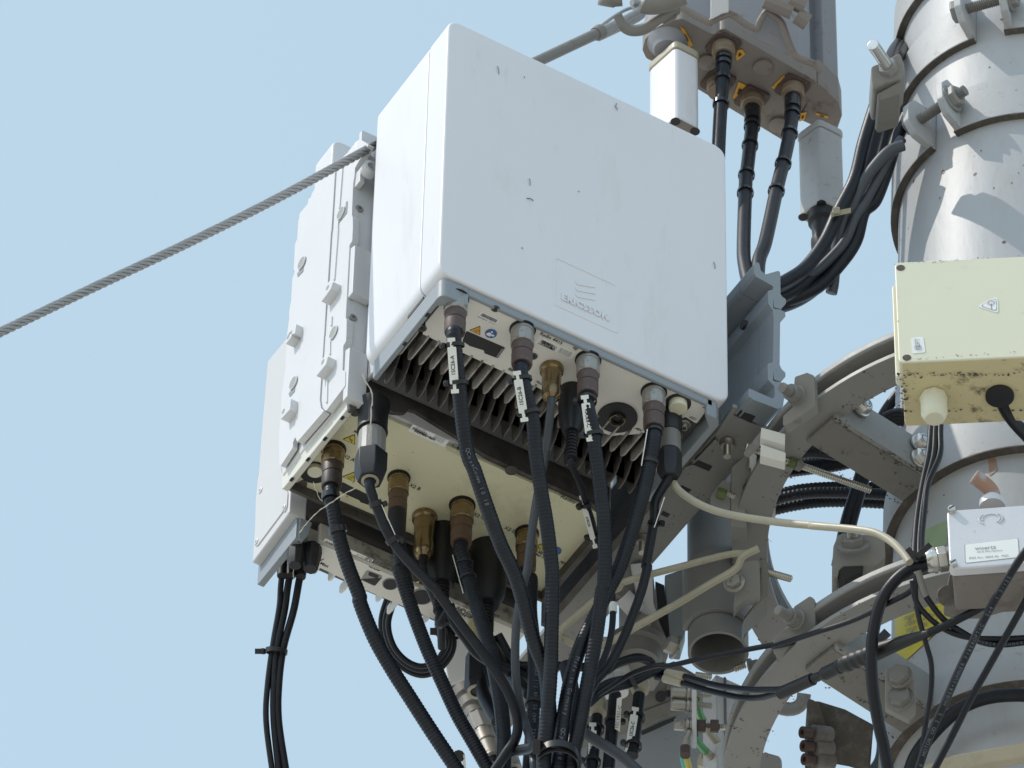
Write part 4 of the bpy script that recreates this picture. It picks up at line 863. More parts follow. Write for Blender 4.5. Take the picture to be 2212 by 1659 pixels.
mb = MB(); mb.tube([c+U*.009*math.cos(t)+Z*.009*math.sin(t)*.8+N*.0003 for t in [math.radians(-50+k*13) for k in range(20)]], .0008, 6); T.part('raised_emblem', mb, M['cast'])
mb = MB(); mb.tube([c+U*.012*math.cos(t)+Z*.009*math.sin(t)+N*.0003 for t in [math.radians(-50+k*10) for k in range(11)]], .0009, 6); T.part('raised_emblem', mb, M['cast'])
mb = MB(); mb.tube([c-U*.012*math.cos(t)+Z*.009*math.sin(t)+N*.0003 for t in [math.radians(-50+k*10) for k in range(11)]], .0009, 6); T.part('raised_emblem', mb, M['cast'])
for a, b in ((668, 438), (688, 1085)):
    c = p(v6, a, b, pl=PLN); mb = MB(); mb.lathe(c, N, [(0, .0042), (.005, .0042), (.006, .0034)], 14); o = T.part('screw', mb, M['steel']); mb = MB(); mb.obox(c+N*.0061, U*.8+Z*.6, N, (U*.8+Z*.6).cross(N), .0034, .0003, .0006); T.part('screw_slot', mb, M['hole'], o)
g0, g1 = p(v6, 612, 1000, d=-.29), p(v6, 355, 1045, d=-.29); ax = (g1-g0).normalized(); L = (g1-g0).length
mb = MB(); mb.lathe(g0, ax, [(0, .0138), (.010, .0138)], 6, rot=.2); o = T.part('cable_gland', mb, M['steel'], bev=.001)
mb = MB(); mb.lathe(g0, ax, [(.0102, .012), (.0115, .012), (.0117, .0138), (.015, .0138), (.0152, .0128), (L-.005, .0128), (L-.001, .0112), (L, .008)], 28); T.part('gland_nut', mb, M['steel'], o)
WG = g1
c = p(v6, 1190, 1330, d=-.285); mb = MB(); mb.lathe(c+Z*.012, -Z, [(0, .0165), (.007, .0165), (.008, .0135), (.028, .0132), (.029, .0100), (.026, .0095)], 28, caps=False); o = T.part('lower_gland', mb, M['brass'])
mb = MB(); mb.lathe(c-Z*.013, -Z, [(0, .0096), (.002, .0096)], 20); T.part('gland_seal', mb, M['hole'], o)
c = p(v6, 620, 1455, d=-.275); mb = MB(); mb.lathe(c, -h_*.7-Z*.5, [(0, .0115), (.004, .0115)], 24); T.part('fixing_lug', mb, M['cast_dirty'], bev=.001); mb = MB(); mb.lathe(c+(-h_*.7-Z*.5).normalized()*.004, -h_*.7-Z*.5, [(0, .0045), (.0006, .0045)], 18); T.part('fixing_screw', mb, M['cast_dirty'])
mb = MB(); mb.prism(fillet(pp(v6, [(640, 1150), (1560, 1080), (1560, 1480), (1300, 1490), (1020, 1570), (720, 1570), (560, 1530), (600, 1400)], d=-.262), .006, 3), h_*.02); T.part('base', mb, M['cast_dirty'], bev=.003)
c = p(v6, 1150, 330, d=-.275); mb = MB(); mb.lathe(c-Z*.008, Z, [(0, .0135), (.008, .0135), (.009, .0100), (.013, .0100)], 24); T.part('top_gland', mb, M['cast'])
A = [c+Z*.006]+pp(v6, [(1160, 250), (1120, 170), (1030, 90), (930, 20)], d=-.27); mb = MB(); mb.tube(smooth_path(A), .0082, 16); T.part('rusty_spout', mb, M['rust'])

# ================================================================ cables and small hardware
def pix(q):
    q = q-CAM; f = q.dot(FW); return (W/2+FPX*q.dot(RT)/f)*K, (H/2-FPX*q.dot(UP)/f)*K
def route(pts, d0=None):
    """control points (frame, x, y[, d]); missing d is filled in along the way"""
    xy = []; dd = []
    for q in pts:
        if isinstance(q, V): xy.append(pix(q)); dd.append(dep(q))
        else: xy.append((q[0][0]+q[1]/q[0][2], q[0][1]+q[2]/q[0][2])); dd.append(q[3] if len(q) > 3 else None)
    if dd[0] is None: dd[0] = d0 if d0 is not None else 0
    if dd[-1] is None: dd[-1] = dd[0]
    L = [0]
    for a, b in zip(xy, xy[1:]): L.append(L[-1]+math.hypot(a[0]-b[0], a[1]-b[1]))
    known = [i for i, v in enumerate(dd) if v is not None]; out = []
    for i, (a, b) in enumerate(xy):
        if dd[i] is None:
            lo = max(k for k in known if k < i); hi = min(k for k in known if k > i); t = (L[i]-L[lo])/max(1e-9, L[hi]-L[lo]); v = dd[lo]+(dd[hi]-dd[lo])*t
        else: v = dd[i]
        out.append(p(SS, a, b, d=v))
    return out
def cable_part(T, pts, R, m, corr=0., pitch=.0042, name='jacket', step=.004, n=14, a0=0., a1=1.):
    if any(not isinstance(q, V) for q in pts): pts = route(pts)
    P = resample(smooth_path(pts, 10), pitch/4 if corr else step)
    if corr:
        prof = (1-corr, 1-corr*.3, 1.0, 1-corr*.3)
        f = lambda t, i: R*(prof[i % 4] if a0 <= t <= a1 else 1.0)
    else: f = R
    mb = MB(); mb.tube(P, f, n); T.part(name, mb, m, ang=60); return P
def near(P, fr, X_, Y_):
    sx, sy = fr[0]+X_/fr[2], fr[1]+Y_/fr[2]; best = min(range(len(P)), key=lambda i: (pix(P[i])[0]-sx)**2+(pix(P[i])[1]-sy)**2 if i % 3 == 0 or len(P) < 200 else 1e18)
    return P[best], (P[min(best+3, len(P)-1)]-P[max(best-3, 0)]).normalized()
def rf_conn(T, c, kind=1, R=.0125, L=.054, ax=None):
    ax = ax or -Z
    nut = M['steel_dull'] if kind == 1 else M['brass']; boot = M['boot'] if kind == 1 else M['boot_dark'] if kind == 2 else M['boot_brown']
    mb = MB(); mb.lathe(c-ax*.0002, ax, [(0, R*1.14), (.0012, R*1.14), (.0016, R*1.0)], 28); T.part('socket_seal', mb, M['black'])
    mb = MB(); mb.lathe(c, ax, [(.001, R*.93), (.003, R*1.02), (.006, R*1.02), (.0062, R*.95), (L*.30, R*.95)], 28); o = T.part('connector', mb, nut)
    mb = MB(); mb.lathe(c, ax, [(L*.20, R*.97), (L*.22, R*1.04), (L*.42, R*1.04), (L*.44, R*.97)], 12, rot=.3); T.part('coupling_nut', mb, nut, o, ang=20)
    mb = MB(); mb.lathe(c, ax, [(L*.43, R*.90), (L*.45, R*.94), (L*.66, R*.88), (L*.665, R*.82), (L*.69, R*.82), (L*.70, R*.92), (L*.96, R*.90), (L, R*.84), (L, R*.60)], 28); T.part('rubber_boot', mb, boot, o)
    return c+ax*L*.94
def barrel_conn(T, c, R=.0125, L=.052):
    mb = MB(); mb.lathe(c, -Z, [(0, R*1.12), (.001, R*1.14), (.006, R*1.10), (.008, R*.90), (.0085, R*.94), (L*.62, R*.86), (L*.8, R*.92), (L*.93, R*.80), (L, R*.5)], 32); T.part('connector', mb, M['brass']); return c-Z*(L*.97)
def power_plug(T, c, R=.0165, L=.085, R2=.0065, L2=.045):
    mb = MB(); mb.lathe(c+Z*.001, -Z, [(0, R*1.02), (L*.5, R), (L*.8, R*.9), (L, R*.62)], 28); o = T.part('plug', mb, M['black'])
    prof = [];  k = 0; t = L
    while t < L+L2: prof += [(t, R2*1.25), (t+.0032, R2*1.25), (t+.0033, R2), (t+.005, R2)]; t += .0052
    mb = MB(); mb.lathe(c, -Z, prof, 18); T.part('strain_relief', mb, M['black'], o, ang=20); return c-Z*(L+L2)
def tie_ring(T, q, t, R, name='cable_tie', head=None, w_=.0042, m=None, parent=None):
    mb = MB(); mb.ring(q-t*w_/2, t, R+.0011, R-.0003, w_, 24); o = T.part(name, mb, m or M['nylon'], parent)
    if head is not None:
        c = q+head.normalized()*(R+.0035); u, v = basis(t, -FW); mb = MB(); mb.lathe(c-t*.003, t, [(0, .0028), (.0015, .0036), (.0045, .0036), (.006, .0028)], 8); T.part('tie_head', mb, m or M['nylon'], o)
    return o
def tag(text, label, fr, A, B, P, R, wpx=34, ties=((0, 0), (0, 0)), mirror=False):
    """white plate strapped along a cable, A top and B bottom of the plate in photo coordinates"""
    qa, ta = near(P, fr, *ties[0]); qb, tb = near(P, fr, *ties[1]); dz = dep((qa+qb)/2)-R-.0015
    a, b = p(fr, *A, d=dep(qa)-R-.001), p(fr, *B, d=dep(qb)-R-.001); ax = (b-a).normalized(); wv = ax.cross(-FW).normalized(); n = wv.cross(ax).normalized()
    if n.dot(FW) > 0: n = -n
    wd = wpx*PX
    T = Thing('cable_marker', label, 'cable marker', (a+b)/2, 'white markers strapped to the cables')
    mb = MB(); L = (b-a).length
    body = fillet([a+ax*L*.14-wv*wd/2, a+ax*L*.14+wv*wd/2, b-ax*L*.14+wv*wd/2, b-ax*L*.14-wv*wd/2], .0012, 2)
    mb.prism([q+n*.0006 for q in body], -n*.0012); o = T.part('plate', mb, M['tag'], bev=.0003, seg=1)
    for s_, e in ((1, a), (-1, b)):
        mb = MB(); c0 = e+ax*s_*L*.15; mb.prism([c0-wv*wd*.18+n*.0005, c0+wv*wd*.18+n*.0005, e+ax*s_*.002+wv*wd*.18+n*.0005, e+ax*s_*.002-wv*wd*.18+n*.0005], -n*.001)
        T.part('strap_neck', mb, M['tag']); mb = MB(); mb.prism(fillet([e+ax*s_*k1+wv*wd*k2+n*.0006 for k1, k2 in ((-.0022, -.45), (-.0022, .45), (.0022, .45), (.0022, -.45))], .0006, 2), -n*.0013); T.part('strap_hook', mb, M['tag'])
    mb = MB(); up = -ax if not mirror else ax; mb.text(text, (a+b)/2, up, n.cross(up), wd*.62, .0009, 1.0, .0001); T.part('print', mb, M['ink'], o, flat=True)
    side = -wv if wv.dot(RT) > 0 else wv
    for (q, t) in ((qa, ta), (qb, tb)): tie_ring(T, q, t, R+.0016, head=side+n*.3)
    return T
def print_on(T, P, s0, s, size, R, m=None, flip=False):
    """letters along a cable, on the side facing the viewer"""
    L = 0; i = 0; mb = MB(); adv = size*.72; k = 0; want = s0
    for j in range(1, len(P)):
        seg = (P[j]-P[j-1]).length; L += seg
        if L >= want and k < len(s):
            t = (P[j]-P[j-1]).normalized(); n = (-FW+RT*.12); n = (n-t*n.dot(t)).normalized(); ux = t if not flip else -t
            ch = s[k] if not flip else s[-1-k]
            if ch != ' ': mb.text(ch, P[j]+n*(R+.0003), ux, n.cross(ux), size, .0002)
            k += 1; want += adv
    if mb.v: T.part('print', mb, m or M['ink_pale'], flat=True, kind='stuff')
    return T
GR1 = 'cables fanning out from under the large white radio'; GR2 = 'cables hanging from the second radio'
BD = -.13   # depth of the bundle at the foot of the picture
# ---- radio 1 cables
c = p(zb, 497, 282, z=zp-.0002); T = Thing('antenna_cable', 'leftmost thick black cable from the large white radio, marker ending in A', 'cable', c, GR1)
e = rf_conn(T, c, 1, .0128, .056); e2 = e-Z*.02
P = cable_part(T, [e, e2, (ze, 345, 380), (ze, 430, 640), (ze, 545, 980), (ze, 660, 1290), (ze, 800, 1600), (yg, 1490, 640), (yg, 1580, 880), (v3, 1160, 900), (v3, 1190, 1300), (v3, 1200, 1700, BD+.02)], .0082, M['cable'], .05)
print_on(T, P, .14, 'QCoaxComm 10 18', .0062, .0082, flip=False)
tag('1SC26-A', 'white marker strip reading 1SC26-A on the leftmost black cable', zb, (455, 650), (488, 1108), P, .0082, 33, ((500, 705), (525, 1045)))
c = p(zb, 1090, 560, z=zp-.0002); T = Thing('antenna_cable', 'thick black cable from the large white radio, marker ending in B', 'cable', c, GR1)
e = rf_conn(T, c, 1, .0128, .058)
P = cable_part(T, [e, e-Z*.02, (zb, 1180, 1370), (ze, 960, 400), (ze, 1010, 760), (ze, 1070, 1120), (ze, 1115, 1500), (yg, 1640, 150), (yg, 1635, 500), (yg, 1625, 900), (yg, 1600, 1250), (v3, 1115, 1480), (v3, 1110, 1720, BD-.01)], .0080, M['cable'], .05)
tag('1SC26-B', 'white marker strip reading 1SC26-B on the second black cable', zb, (1040, 945), (1105, 1360), P, .0080, 33, ((1110, 990), (1165, 1295)))
c = p(zb, 1348, 905, z=zp-.0002); T = Thing('control_cable', 'thin grey control cable with a brass barrel plug under the white radio', 'cable', c, GR1)
e = barrel_conn(T, c, .0118, .050)
P = cable_part(T, [e, e-Z*.012, (ze, 1060, 440), (ze, 1000, 760), (ze, 945, 1100), (ze, 895, 1500), (yg, 1415, 160), (yg, 1355, 500), (yg, 1345, 850), (yg, 1370, 1100), (yg, 1425, 1310, .0), (yg, 1480, 1500), (yg, 1500, 1750, BD+.05)], .0047, M['cable_grey'])
mb = MB(); q, t = near(P, ze, 1058, 330); wv = t.cross(FW).normalized(); n = -FW; mb.prism([q+n*.0052+t*a+wv*b for a, b in ((-.014, -.0028), (-.014, .0028), (.014, .0028), (.014, -.0028))], n*.0004); T.part('sleeve_label', mb, M['cable_grey'])
c = p(zb, 1672, 828, z=zp-.0002); T = Thing('antenna_cable', 'thick black cable from the large white radio, marker ending in C', 'cable', c, GR1)
e = rf_conn(T, c, 1, .0128, .058)
P = cable_part(T, [e, e-Z*.02, (zb, 1725, 1500), (ze, 1490, 400), (ze, 1540, 750), (ze, 1580, 1150), (ze, 1580, 1620), (yf, 335, 260), (yf, 290, 600), (yf, 225, 950), (yf, 150, 1350), (v3, 1405, 1600), (v3, 1410, 1720, BD)], .0080, M['cable'], .05)
tag('1SC26-C', 'white marker strip reading 1SC26-C on the third black cable', zb, (1642, 1160), (1692, 1535), P, .0080, 33, ((1690, 1200), (1735, 1480)), True)
c = p(zc, 597, 1350, z=zp-.0002); T = Thing('antenna_cable', 'rightmost thick black cable from the large white radio, reading Made in Germany', 'cable', c, GR1)
e = rf_conn(T, c, 1, .0128, .060)
P = cable_part(T, [e, e-Z*.02, (zf, 325, 560), (zf, 265, 830), (zf, 165, 1170), (zf, 50, 1500), (yf, 390, 230), (yf, 280, 450), (yf, 160, 700), (yf, 85, 950), (yf, 30, 1250), (v3, 1270, 1600), (v3, 1270, 1720, BD-.005)], .0080, M['cable'], .05)
print_on(T, P, .30, 'Made in Germany   QCpassed', .0065, .0080)
for a in ((345, 290), (330, 545)): q, t = near(P, zf, *a); tie_ring(T, q, t, .0082)
mb = MB(); q, t = near(P, zf, 340, 420); wv = t.cross(FW).normalized(); s_ = -wv if wv.dot(RT) > 0 else wv; mb.prism([q+s_*.0085-FW*.002+t*a+FW*b for a, b in ((-.022, -.004), (-.022, .004), (.022, .004), (.022, -.004))], s_*.001); T.part('side_marker', mb, M['tag'])
c = p(zb, 1530, 1110, z=zp-.0002); T = Thing('power_cable', 'black moulded plug with ribbed neck and thin cable between two antenna cables', 'cable', c, GR1)
e = power_plug(T, c, .0150, .068, .0052, .038)
P = cable_part(T, [e, e-Z*.01, (ze, 1370, 760), (ze, 1410, 900), (ze, 1470, 1080), (ze, 1500, 1230), (yf, 395, 60, .08), (yf, 418, 300), (yf, 420, 480), (yf, 395, 650), (yf, 330, 830), (yf, 240, 980), (v3, 1400, 1400), (v3, 1390, 1720, BD+.04)], .0036, M['cable'])
mb = MB(); q, t = near(P, yf, 418, 372); mb.lathe(q-t*.006, t, [(0, .0046), (.012, .0046)], 16); T.part('marker_sleeve', mb, M['white'])
tag('1SC26-P', 'narrow side-on white marker on the thin power cable', ze, (1378, 865), (1495, 1300), P, .0036, 20, ((1405, 915), (1490, 1210)))
c = p(zc, 735, 1560, z=zp-.0002); T = Thing('power_cable', 'black threaded gland with grey band behind the rightmost antenna cable', 'cable', c, GR1)
mb = MB(); mb.lathe(c+Z*.001, -Z, [(0, .0140), (.03, .0140), (.032, .0128)], 28); o = T.part('gland', mb, M['black'])
mb = MB(); mb.lathe(c-Z*.032, -Z, [(0, .0128), (.028, .0128)], 28); T.part('gland_band', mb, M['galv'], o)
mb = MB(); mb.lathe(c-Z*.0605, -Z, [(0, .0140), (.030, .0140), (.040, .010)], 6); T.part('gland_nut', mb, M['black'], o, bev=.001)
e = c-Z*.098
P = cable_part(T, [e, (zf, 375, 900), (zf, 365, 1050), (zf, 330, 1260), (zf, 285, 1500), (yf, 700, 40), (yf, 655, 230), (yf, 585, 430), (yf, 490, 660), (yf, 385, 850), (yf, 250, 1020), (v3, 1480, 1250), (v3, 1430, 1720, BD+.03)], .0052, M['cable'])
for a in ((350, 1100), (310, 1100)): q, t = near(P, zf, *a); tie_ring(T, q, t, .0055, head=RT)
mb = MB(); q, t = near(P, zf, 435, 900); mb.prism([q+RT*.0075-FW*.004+t*a+FW*b for a, b in ((-.004, -.003), (-.004, .003), (.034, .003), (.034, -.003))], RT*.001); T.part('side_marker', mb, M['white'])
# ---- beige cables
T = Thing('beige_cable', 'pale beige cable sweeping right from under the white radio to the ring', 'cable', p(zf, 900, 960, d=.05))
cable_part(T, [(zf, 520, 700, .06), (zf, 570, 790), (zf, 700, 890), (zf, 880, 975), (zf, 1120, 1035), (zf, 1500, 1090), (zf, 1896, 1125), (yd, 300, 1185), (yd, 600, 1210), (yd, 790, 1240), (yd, 920, 1310), (yd, 1010, 1400), (yd, 1060, 1470, -.30)], .0042, M['cable_beige'])
T = Thing('beige_cable', 'pale beige cable running diagonally across the open end tube clamp', 'cable', p(yf, 1000, 290, d=.05))
cable_part(T, [(zf, 1290, 1318, .13), (zf, 1150, 1390), (yf, 1400, 70), (yf, 1200, 190), (yf, 950, 340), (yf, 700, 480), (yf, 540, 570), (yf, 400, 650), (yf, 250, 680), (yf, 100, 665), (yf, 20, 610), (v3, 1300, 290, .12)], .0042, M['cable_beige'])
T = Thing('beige_cable', 'pale beige cable curving left from the clamp into the shade under the rail', 'cable', p(yf, 700, 100, d=.06))
cable_part(T, [(zf, 1200, 1362, .17), (zf, 1060, 1366), (zf, 860, 1410), (zf, 620, 1475), (zf, 330, 1550), (zf, 60, 1630), (yf, 480, 215), (yf, 300, 310), (yf, 140, 440), (yf, 0, 570), (v3, 1240, 380, .10)], .0040, M['cable_beige'])
# ---- radio 2 cables
c = p(zd, 830, 200, z=zp2-.0002); T = Thing('antenna_cable', 'ribbed black cable at the far left of the fan, from the second radio', 'cable', c, GR2)
e = rf_conn(T, c, 2, .0126, .062)
P = cable_part(T, [e, e-Z*.02, (zd, 830, 720), (zd, 862, 900), (zd, 905, 1070), (zd, 970, 1270), (zd, 1060, 1500), (yg, 110, 350), (yg, 220, 620), (yg, 360, 870), (yg, 500, 1090), (yg, 680, 1370), (yg, 900, 1700, .02)], .0084, M['cable'], .075, .0042)
for a in ((800, 620), (865, 905)): q, t = near(P, zd, *a); tie_ring(T, q, t, .0092, w_=.007, m=M['tape'])
c = p(zd, 1188, -190, z=zp2-.0002); T = Thing('power_cable', 'large black and grey threaded gland with a dark cable crossing the fan', 'cable', c, GR2)
mb = MB(); mb.lathe(c+Z*.001, -Z, [(0, .0188), (.010, .0176), (.012, .0166), (.040, .0165), (.044, .0172)], 32); o = T.part('gland', mb, M['black'])
mb = MB(); mb.lathe(c-Z*.044, -Z, [(0, .0140), (.003, .0152), (.036, .0154)], 16); T.part('grey_sleeve', mb, M['galv_light'], o, ang=15)
mb = MB(); mb.lathe(c-Z*.0805, -Z, [(0, .0188), (.026, .0188), (.040, .0142)], 6, rot=.25); T.part('gland_nut', mb, M['black'], o, bev=.0012)
mb = MB(); mb.ring(c-Z*.1205, -Z, .0098, .0066, .0012, 28); T.part('seal_ring', mb, M['cable_beige'], o)
e = c-Z*.1185
P = cable_part(T, [e, e-Z*.012, (zd, 1225, 740), (zd, 1300, 920), (zd, 1400, 1080), (zd, 1530, 1230), (zd, 1720, 1430), (yg, 700, 220), (yg, 850, 430), (yg, 1010, 640), (yg, 1150, 830), (yg, 1270, 1020), (yg, 1345, 1200), (yg, 1365, 1330), (yg, 1340, 1440), (yg, 1280, 1530), (yg, 1180, 1680, -.02)], .0056, M['cable'])
for a in ((1215, 690), (1370, 990)): q, t = near(P, zd, *a); tie_ring(T, q, t, .0062, w_=.006, head=RT)
mb = MB(); q, t = near(P, zd, 1330, 850); wv = t.cross(FW).normalized(); s_ = wv if wv.dot(RT) > 0 else -wv; mb.prism([q+s_*.0064+t*a+FW*b for a, b in ((-.03, -.0025), (-.03, .0025), (.03, .0025), (.03, -.0025))], s_*.0009); T.part('side_marker', mb, M['tag'])
c = p(zd, 1412, 455, z=zp2-.0002); T = Thing('antenna_cable', 'ribbed black cable with brass connector right of the large grey gland', 'cable', c, GR2)
e = rf_conn(T, c, 3, .0115, .060)
P = cable_part(T, [e, e-Z*.015, (zd, 1405, 960), (zd, 1430, 1200), (zd, 1490, 1450), (yg, 420, 80), (yg, 490, 300), (yg, 560, 500), (yg, 650, 730), (yg, 750, 950), (yg, 880, 1230), (yg, 1000, 1440), (yg, 1160, 1720, .02)], .0080, M['cable'], .10, .0036)
mb = MB(); q = e+Z*.001; mb.lathe(q, -Z, [(0, .0105), (.03, .0100), (.045, .0088)], 20); T.part('rubber_boot', mb, M['black'])
c = p(zd, 1642, 800, z=zp2-.0002); T = Thing('control_cable', 'thin dark cable with brass barrel plug under the yellowed panel', 'cable', c, GR2)
e = barrel_conn(T, c, .0128, .066)
P = cable_part(T, [e, e-Z*.02, (zd, 1660, 1380), (yg, 640, 180), (yg, 740, 420), (yg, 760, 700, .24)], .0048, M['cable'])
c = p(ze, 316, 935, z=zp2-.0002); T = Thing('antenna_cable', 'ribbed black cable with bright brass connector in the middle of the fan', 'cable', c, GR2)
e = rf_conn(T, c, 3, .0132, .062)
P = cable_part(T, [e, e-Z*.015, (ze, 335, 1430), (yg, 945, 60), (yg, 1000, 250), (yg, 1070, 470), (yg, 1145, 720), (yg, 1195, 960), (yg, 1235, 1200), (yg, 1255, 1450), (yg, 1250, 1700, .0)], .0084, M['cable'], .08, .0036)
for a in ((940, 30), (985, 140)): q, t = near(P, yg, *a); tie_ring(T, q, t, .0088, w_=.003)
mb = MB(); q, t = near(P, yg, 950, 90); wv = t.cross(FW).normalized(); s_ = -wv if wv.dot(RT) > 0 else wv; mb.prism([q+s_*.0092+t*a+FW*b for a, b in ((-.026, -.003), (-.026, .003), (.026, .003), (.026, -.003))], s_*.0009); T.part('side_marker', mb, M['tag'])
c = p(ze, 890, 1185, z=zp2-.0002); T = Thing('antenna_cable', 'black cable with brass connector half hidden behind the thin grey cable', 'cable', c, GR2)
e = rf_conn(T, c, 3, .0122, .060)
P = cable_part(T, [e, e-Z*.02, (yg, 1470, 150), (yg, 1465, 400), (yg, 1490, 650), (yg, 1500, 900), (yg, 1490, 1150), (yg, 1475, 1400), (yg, 1450, 1720, .0)], .0078, M['cable'], .08, .0036)
print_on(T, P, .16, 'COAX 1/2-RFF 50 OHM  TFT', .0060, .0078)
q, t = near(P, yg, 1490, 1150); tie_ring(T, q, t, .0084, head=RT)
for k, (fr, a, b, R, L, pts) in enumerate(((ze, 150, 1180, .0195, .085, [(yg, 835, 380), (yg, 840, 470), (yg, 960, 640), (yg, 1060, 760), (yg, 1300, 900, .12)]), (ze, 545, 1340, .0225, .088, [(yg, 1150, 620), (yg, 1170, 800), (yg, 1300, 860), (yg, 1500, 960, .15)]))):
    c = p(fr, a, b, z=zp2-.0002); T = Thing('power_cable', ('wide black rubber plug left of the middle brass connector', 'widest black rubber plug under the right of the yellowed panel')[k], 'cable', c, GR2)
    e = power_plug(T, c, R, L, .0070, .040); cable_part(T, [e, e-Z*.02]+pts, .0058, M['cable'])
# ---- radio 3 cables
ends = [p(zd, 385, 1200, d=.27), p(zd, 470, 1170, d=.27), p(zd, 560, 1180, d=.27)]
routes = ([(zd, 362, 1420), (zd, 350, 1600), (DD, 590, 1390), (DD, 578, 1480), (DD, 575, 1560), (DD, 590, 1680, .2)], [(zd, 425, 1420), (zd, 395, 1640), (DD, 598, 1400), (DD, 592, 1480), (DD, 592, 1560), (DD, 604, 1680, .2)], [(zd, 520, 1400), (zd, 475, 1640), (DD, 612, 1400), (DD, 602, 1480), (DD, 602, 1560), (DD, 620, 1680, .2)])
lab = ('leftmost thin black cable hanging at the far left', 'middle thin black cable hanging at the far left', 'rightmost of the thin black cables hanging at the far left')
for k in range(3):
    T = Thing('hanging_cable', lab[k], 'cable', ends[k], 'thin cables hanging at the left'); P = cable_part(T, [ends[k]]+list(routes[k]), (.0034, .0040, .0042)[k], M['cable'])
    mb = MB(); q, t = near(P, zd, 400+70*k, 1260); mb.tube([q+Z*.03, q+Z*.012, q-Z*.012], lambda t, i: .0088-.003*t, 12); T.part('sleeve', mb, M['black'])
    if k == 1: q, t = near(P, DD, 597, 1408); o = tie_ring(T, q, t, .0115, w_=.005, head=-RT); mb = MB(); mb.obox(q-RT*.018, RT, FW, UP, .006, .002, .003); T.part('tie_tail', mb, M['nylon'], o)
c = p(zd, 640, 1080, z=zp3-.0004); T = Thing('rubber_gland', 'black faceted rubber cable entry at the corner of the third radio', 'gland', c)
mb = MB(); mb.lathe(c+Z*.002, -Z, [(0, .0110), (.010, .0120), (.020, .0105), (.036, .008)], 8); T.part('boot', mb, M['black'], bev=.001)
mb = MB(); mb.lathe(c-X*.020+Z*.001, -Z, [(0, .0095), (.03, .010), (.04, .007)], 8); T.part('boot', mb, M['black'], bev=.001)
lp = [(405, 150), (315, 330), (275, 520), (330, 720), (450, 860), (600, 920), (740, 870), (840, 740), (850, 600), (790, 480), (760, 330), (740, 230)]
for k in range(3):
    sx = (0, 32, 62)[k]; pts = []
    for i, (a, b) in enumerate(lp): cx, cy = 560, 560; f = 1-(.0, .11, .20)[k]; pts.append((yg, cx+(a-cx)*f, cy+(b-cy)*f, .30-.01*k))
    pts[0] = (yg, 420+k*25, 120, .29-.01*k); pts[-1] = (yg, 745+k*22, 190, .30)
    T = Thing('looped_cable', ('outermost', 'middle', 'innermost')[k]+' thin black cable of the coiled loop below the third radio', 'cable', p(yg, 600, 900, d=.3), 'coiled loop of thin cables'); P = cable_part(T, pts, .0034, M['cable'])
T = Thing('cable_tie', 'black nylon tie with square end gathering the looped cables', 'cable tie', p(yg, 800, 560, d=.28))
mb = MB(); q = p(yg, 815, 560, d=.29); mb.ring(q+Z*.004, -Z, .016, .0145, .006, 24); T.part('strap', mb, M['nylon']); mb = MB(); mb.obox(p(yg, 735, 572, d=.27), RT*.98-UP*.05, FW, UP, .010, .003, .004); T.part('tail', mb, M['nylon'])
mb = MB(); mb.obox(p(yg, 800, 490, d=.27), RT, FW, UP, .014, .004, .005); T.part('head', mb, M['nylon'], bev=.001)
# ---- ties round the bundle
T = Thing('bundle_tie', 'double black nylon strap round the thick cable bundle at the bottom edge', 'cable tie', p(v3, 1258, 1560, d=BD))
for dy in (0, 62):
    mb = MB(); q = p(v3, 1262, 1510+dy, d=BD+.0); mb.ring(q, -Z, .0222, .0212, .009, 36); T.part('strap', mb, M['nylon'])
mb = MB(); mb.obox(p(v3, 1035, 1430, d=BD-.01), RT, FW, UP, .004, .004, .008); T.part('strap_end', mb, M['nylon'])
# extra cables closing the bundle
for k, (pts, R, lab) in enumerate((([(v3, 1360, 560, .02), (v3, 1420, 900), (v3, 1400, 1200), (v3, 1430, 1500), (v3, 1430, 1700, BD+.01)], .0085, 'dusty thick black cable on the right side of the bundle'),
    ([(v3, 780, 1480, .0), (v3, 900, 1460), (v3, 1010, 1440), (v3, 1060, 1380, BD+.05)], .0060, 'dark cable joining the bundle from the lower left'),
    ([(v3, 620, 230, .16), (v3, 760, 480), (v3, 850, 560), (v3, 1060, 560), (v3, 1400, 570), (yf, 350, 855), (yf, 600, 780), (yf, 720, 810, .13)], .0052, 'dark cable crossing level behind the bundle'),
    ([(v3, 560, 330, .2), (v3, 700, 600), (v3, 850, 760), (v3, 960, 860, .1)], .0075, 'short dark cable behind the crossing cables'),
    ([(v3, 1500, 1250, -.02), (v3, 1600, 1320), (yf, 480, 1560), (yf, 640, 1700, -.05)], .0062, 'dark grey cable running down right across the lower connectors'),
    ([(v3, 430, 690, .2), (v3, 470, 880), (v3, 560, 1050), (v3, 620, 1150, .15)], .0078, 'short dark cable leaving the black hexagonal gland'))):
    T = Thing('loose_cable', lab, 'cable', p(*pts[0][:3], d=pts[0][3])); cable_part(T, pts, R, M['cable'] if k != 4 else M['cable_grey'])
T = Thing('hex_gland', 'black hexagonal cable gland with cream seal at the lower left of the fan', 'gland', p(yg, 1050, 880, d=.22))
c = p(yg, 1050, 760, d=.235); mb = MB(); mb.lathe(c, -Z, [(0, .0150), (.048, .0155), (.056, .0125)], 6, rot=.2); T.part('nut', mb, M['black'], bev=.0015); mb = MB(); mb.ring(c-Z*.0565, -Z, .0112, .0078, .0015, 28); T.part('seal_ring', mb, M['cable_beige'])
mb = MB(); mb.lathe(c+Z*.05, -Z, [(0, .013), (.05, .013)], 20); T.part('neck', mb, M['box_low'])

